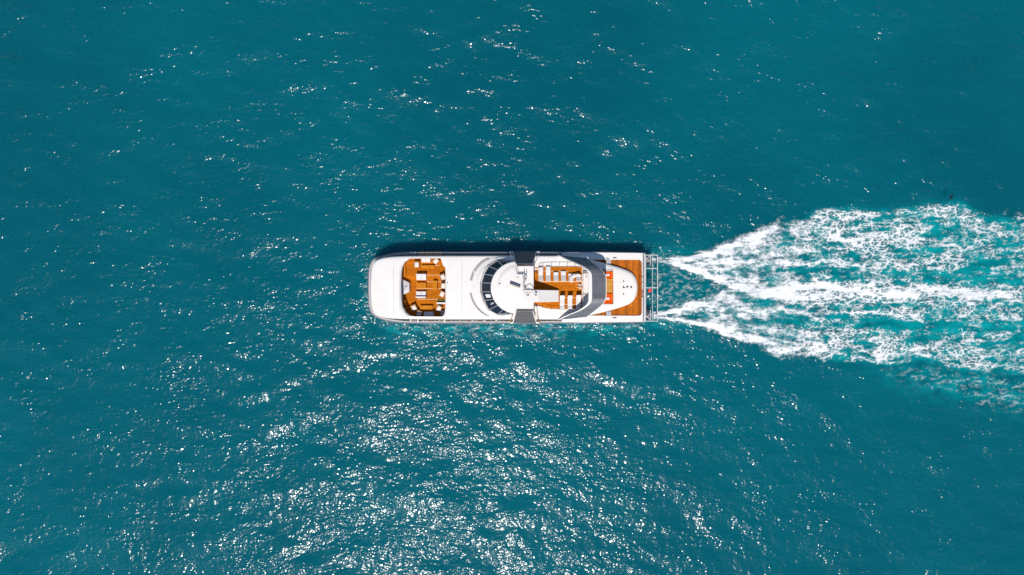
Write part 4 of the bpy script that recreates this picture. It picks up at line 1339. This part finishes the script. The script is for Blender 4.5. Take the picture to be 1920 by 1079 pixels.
lounger(900, 986, 310, 428, 365, 'down', .42, 'white sun lounger at the after end of the upper row, by the railing')
lounger(626, 706, 664, 893, 735, 'up', .66, 'white sun lounger of the lower row, next to the sloping white buttress')
lounger(757, 837, 664, 893, 735, 'up', .66, 'white sun lounger in the middle of the lower row of three')
lounger(899, 983, 658, 893, 735, 'up', .66, 'white sun lounger of the lower row, partly shaded under the radar arch')
# loose cloth blown over the fifth and sixth loungers
nx_, ny_ = 14, 8
cv, cf = [], []
path = smooth_open([(782, 415), (790, 370), (825, 325), (880, 302), (958, 300)], 4)
path = [path[int(i * (len(path) - 1) / (nx_ - 1))] for i in range(nx_)]
for i, (zx, zy) in enumerate(path):
    for j in range(ny_):
        t_ = j / (ny_ - 1)
        q = W(*Z5(zx + t_ * 50 * (1 - .2 * i / nx_), zy + t_ * 48), UD + .6)
        cv.append((q[0], q[1], UD + .62 + .10 * math.sin(i * 1.1 + j * .8) + .10 * math.sin(math.pi * t_)))
for i in range(nx_ - 1):
    for j in range(ny_ - 1):
        cf.append((i * ny_ + j, i * ny_ + j + 1, (i + 1) * ny_ + j + 1, (i + 1) * ny_ + j))
ct = MB().add(cv, cf).build('beach_towel', FABRIC, None, True, angle=180)
sm_ = ct.modifiers.new('thick', 'SOLIDIFY'); sm_.thickness = .02
tag(ct, 'crumpled pale towel thrown across two loungers of the upper row', 'towel')
# two side tables by the after rail
for zy, nm in ((481, 'upper'), (531, 'lower')):
    p = V(*Z5(968, zy + 12), UD + .4)
    o = empty('side_table', (p.x, p.y, UD))
    tag(o, f'tiny white round side table by the after rail, {nm} of two', 'table', 'side tables on the upper deck')
    MB().tube([(0, 0, .40), (0, 0, .44)], .16, 14).build('table_top', PAINTW, o)
    MB().tube([(0, 0, .02), (0, 0, .40)], .03, 8).build('stem', STEEL, o)
    MB().tube([(0, 0, 0), (0, 0, .02)], .11, 12).build('foot', STEEL, o)

# ---- orange cockpit seating aft of the arch
def u_sofa(y0, y1, label):
    z_ = RZ + .45
    (px0, py0), (px1, py1) = Z6(130, y0), Z6(352, y1)
    ax, ay = W(px0, py1, z_); bx_, by_ = W(px1, py0, z_)
    cx, cy = (ax + bx_) / 2, (ay + by_) / 2
    w_, d_ = (bx_ - ax) / 2, (by_ - ay) / 2
    o = empty('corner_sofa', (cx, cy, RZ))
    tag(o, label, 'sofa', 'orange sofas in the aft cockpit')
    box_part('base', ORANGE, o, -w_, w_, -d_, d_, .004, .32, bev=.03)
    box_part('seat_cushion', ORANGE, o, -w_ + .02, w_ - .26, -d_ + .22, d_ - .22, .322, .43, bev=.03)
    box_part('backrest', ORANGE, o, w_ - .24, w_, -d_, d_, .322, .72, bev=.05)
    for s in (-1, 1):
        ya, yb = (s * d_ - .20, s * d_) if s > 0 else (-d_, -d_ + .20)
        box_part('side_rest', ORANGE, o, -w_, w_ - .245, ya, yb, .322, .62, bev=.05)
    return o
for (y0, y1, lab, lab2) in ((182, 350, 'bright orange cockpit sofa on the port side, behind the grey arch', 'square white cushion lying on the port orange sofa'), (708, 950, 'bright orange cockpit sofa on the starboard side, behind the grey arch', 'square white cushion lying on the starboard orange sofa')):
    u_sofa(y0, y1, lab)
    ym = (y0 + y1) / 2
    p = V(*Z6(250, ym), RZ + .6)
    w_, d_ = .25, .17
    o = MB().box(p.x - w_, p.x + w_, p.y - d_, p.y + d_, RZ + .435, RZ + .62, .05).build('seat_pillow', FABRIC, None, True)
    tag(o, lab2, 'pillow', 'white pillows in the aft cockpit')
slat_table(Z6, 232, 350, 362, 690, .50, RZ, 9, 'long golden teak table between the two orange cockpit sofas', 'x', pmat('golden_teak', (.62, .29, .03), .5, noise=.15, nscale=4, rand=.12), 'teak tables on board')
bench_poly(Z6, [(150, 126), (368, 126), (368, 178), (150, 178)], RZ, .52, 'shaded_seat_back', GREYFAB, deckhouse, .03)  # sofa back in shade, the shade put into its grey colour

# ---- ensign on its staff at the stern
fl = empty('ensign_flag', (W(1209.5, 541.5, 3.0)[0], W(1209.5, 541.5, 3.0)[1], 2.9))
tag(fl, 'small red ensign streaming from its staff at the stern', 'flag')
MB().tube([(0, 0, 0), (.35, 0, 1.5)], .025, 8).build('staff', PAINTW, fl)
cv, cf = [], []
for i in range(12):
    for j in range(7):
        s, t_ = i / 11, j / 6
        cv.append((.30 + s * .62 - .12 * t_, -.04 - t_ * .62 * (1 - .35 * s) + .07 * math.sin(s * 7), 1.35 - .25 * s - t_ * .42 + .08 * math.sin(s * 9 + t_ * 3)))
for i in range(11):
    for j in range(6):
        cf.append((i * 7 + j, i * 7 + j + 1, (i + 1) * 7 + j + 1, (i + 1) * 7 + j))
MB().add(cv, cf).build('cloth', RED, fl, True, angle=180)

# ---- small dark seabird low over the edge of the wake
bx0, by0 = W(1783, 369, 1.9)
bird = empty('seabird', (bx0, by0, 1.9), R(-25))
bird.scale = (1.25, 1.25, 1.25)
tag(bird, 'tiny dark seabird flying low beside the upper edge of the wake', 'bird')
bm_ = MB()
bm_.tube([(-.22, 0, 0), (-.12, 0, .01), (.02, 0, .02), (.14, 0, .01), (.20, 0, .02), (.27, 0, .01)], [.02, .055, .075, .05, .045, .006], 8)
bm_.build('body', BIRD, bird, True)
for s in (1, -1):
    MB().add([(.10, s * .04, .03), (-.06, s * .04, .03), (-.03, s * .24, .07), (.10, s * .24, .075), (-.14, s * .46, .03), (-.02, s * .46, .035),
              (.10, s * .04, .018), (-.06, s * .04, .018), (-.03, s * .24, .058), (.10, s * .24, .063), (-.14, s * .46, .024), (-.02, s * .46, .029)],
             [(0, 1, 2, 3), (3, 2, 4, 5), (6, 9, 8, 7), (9, 11, 10, 8), (0, 3, 9, 6), (3, 5, 11, 9), (5, 4, 10, 11), (4, 2, 8, 10), (2, 1, 7, 8), (1, 0, 6, 7)]).build('wing', BIRD, bird)
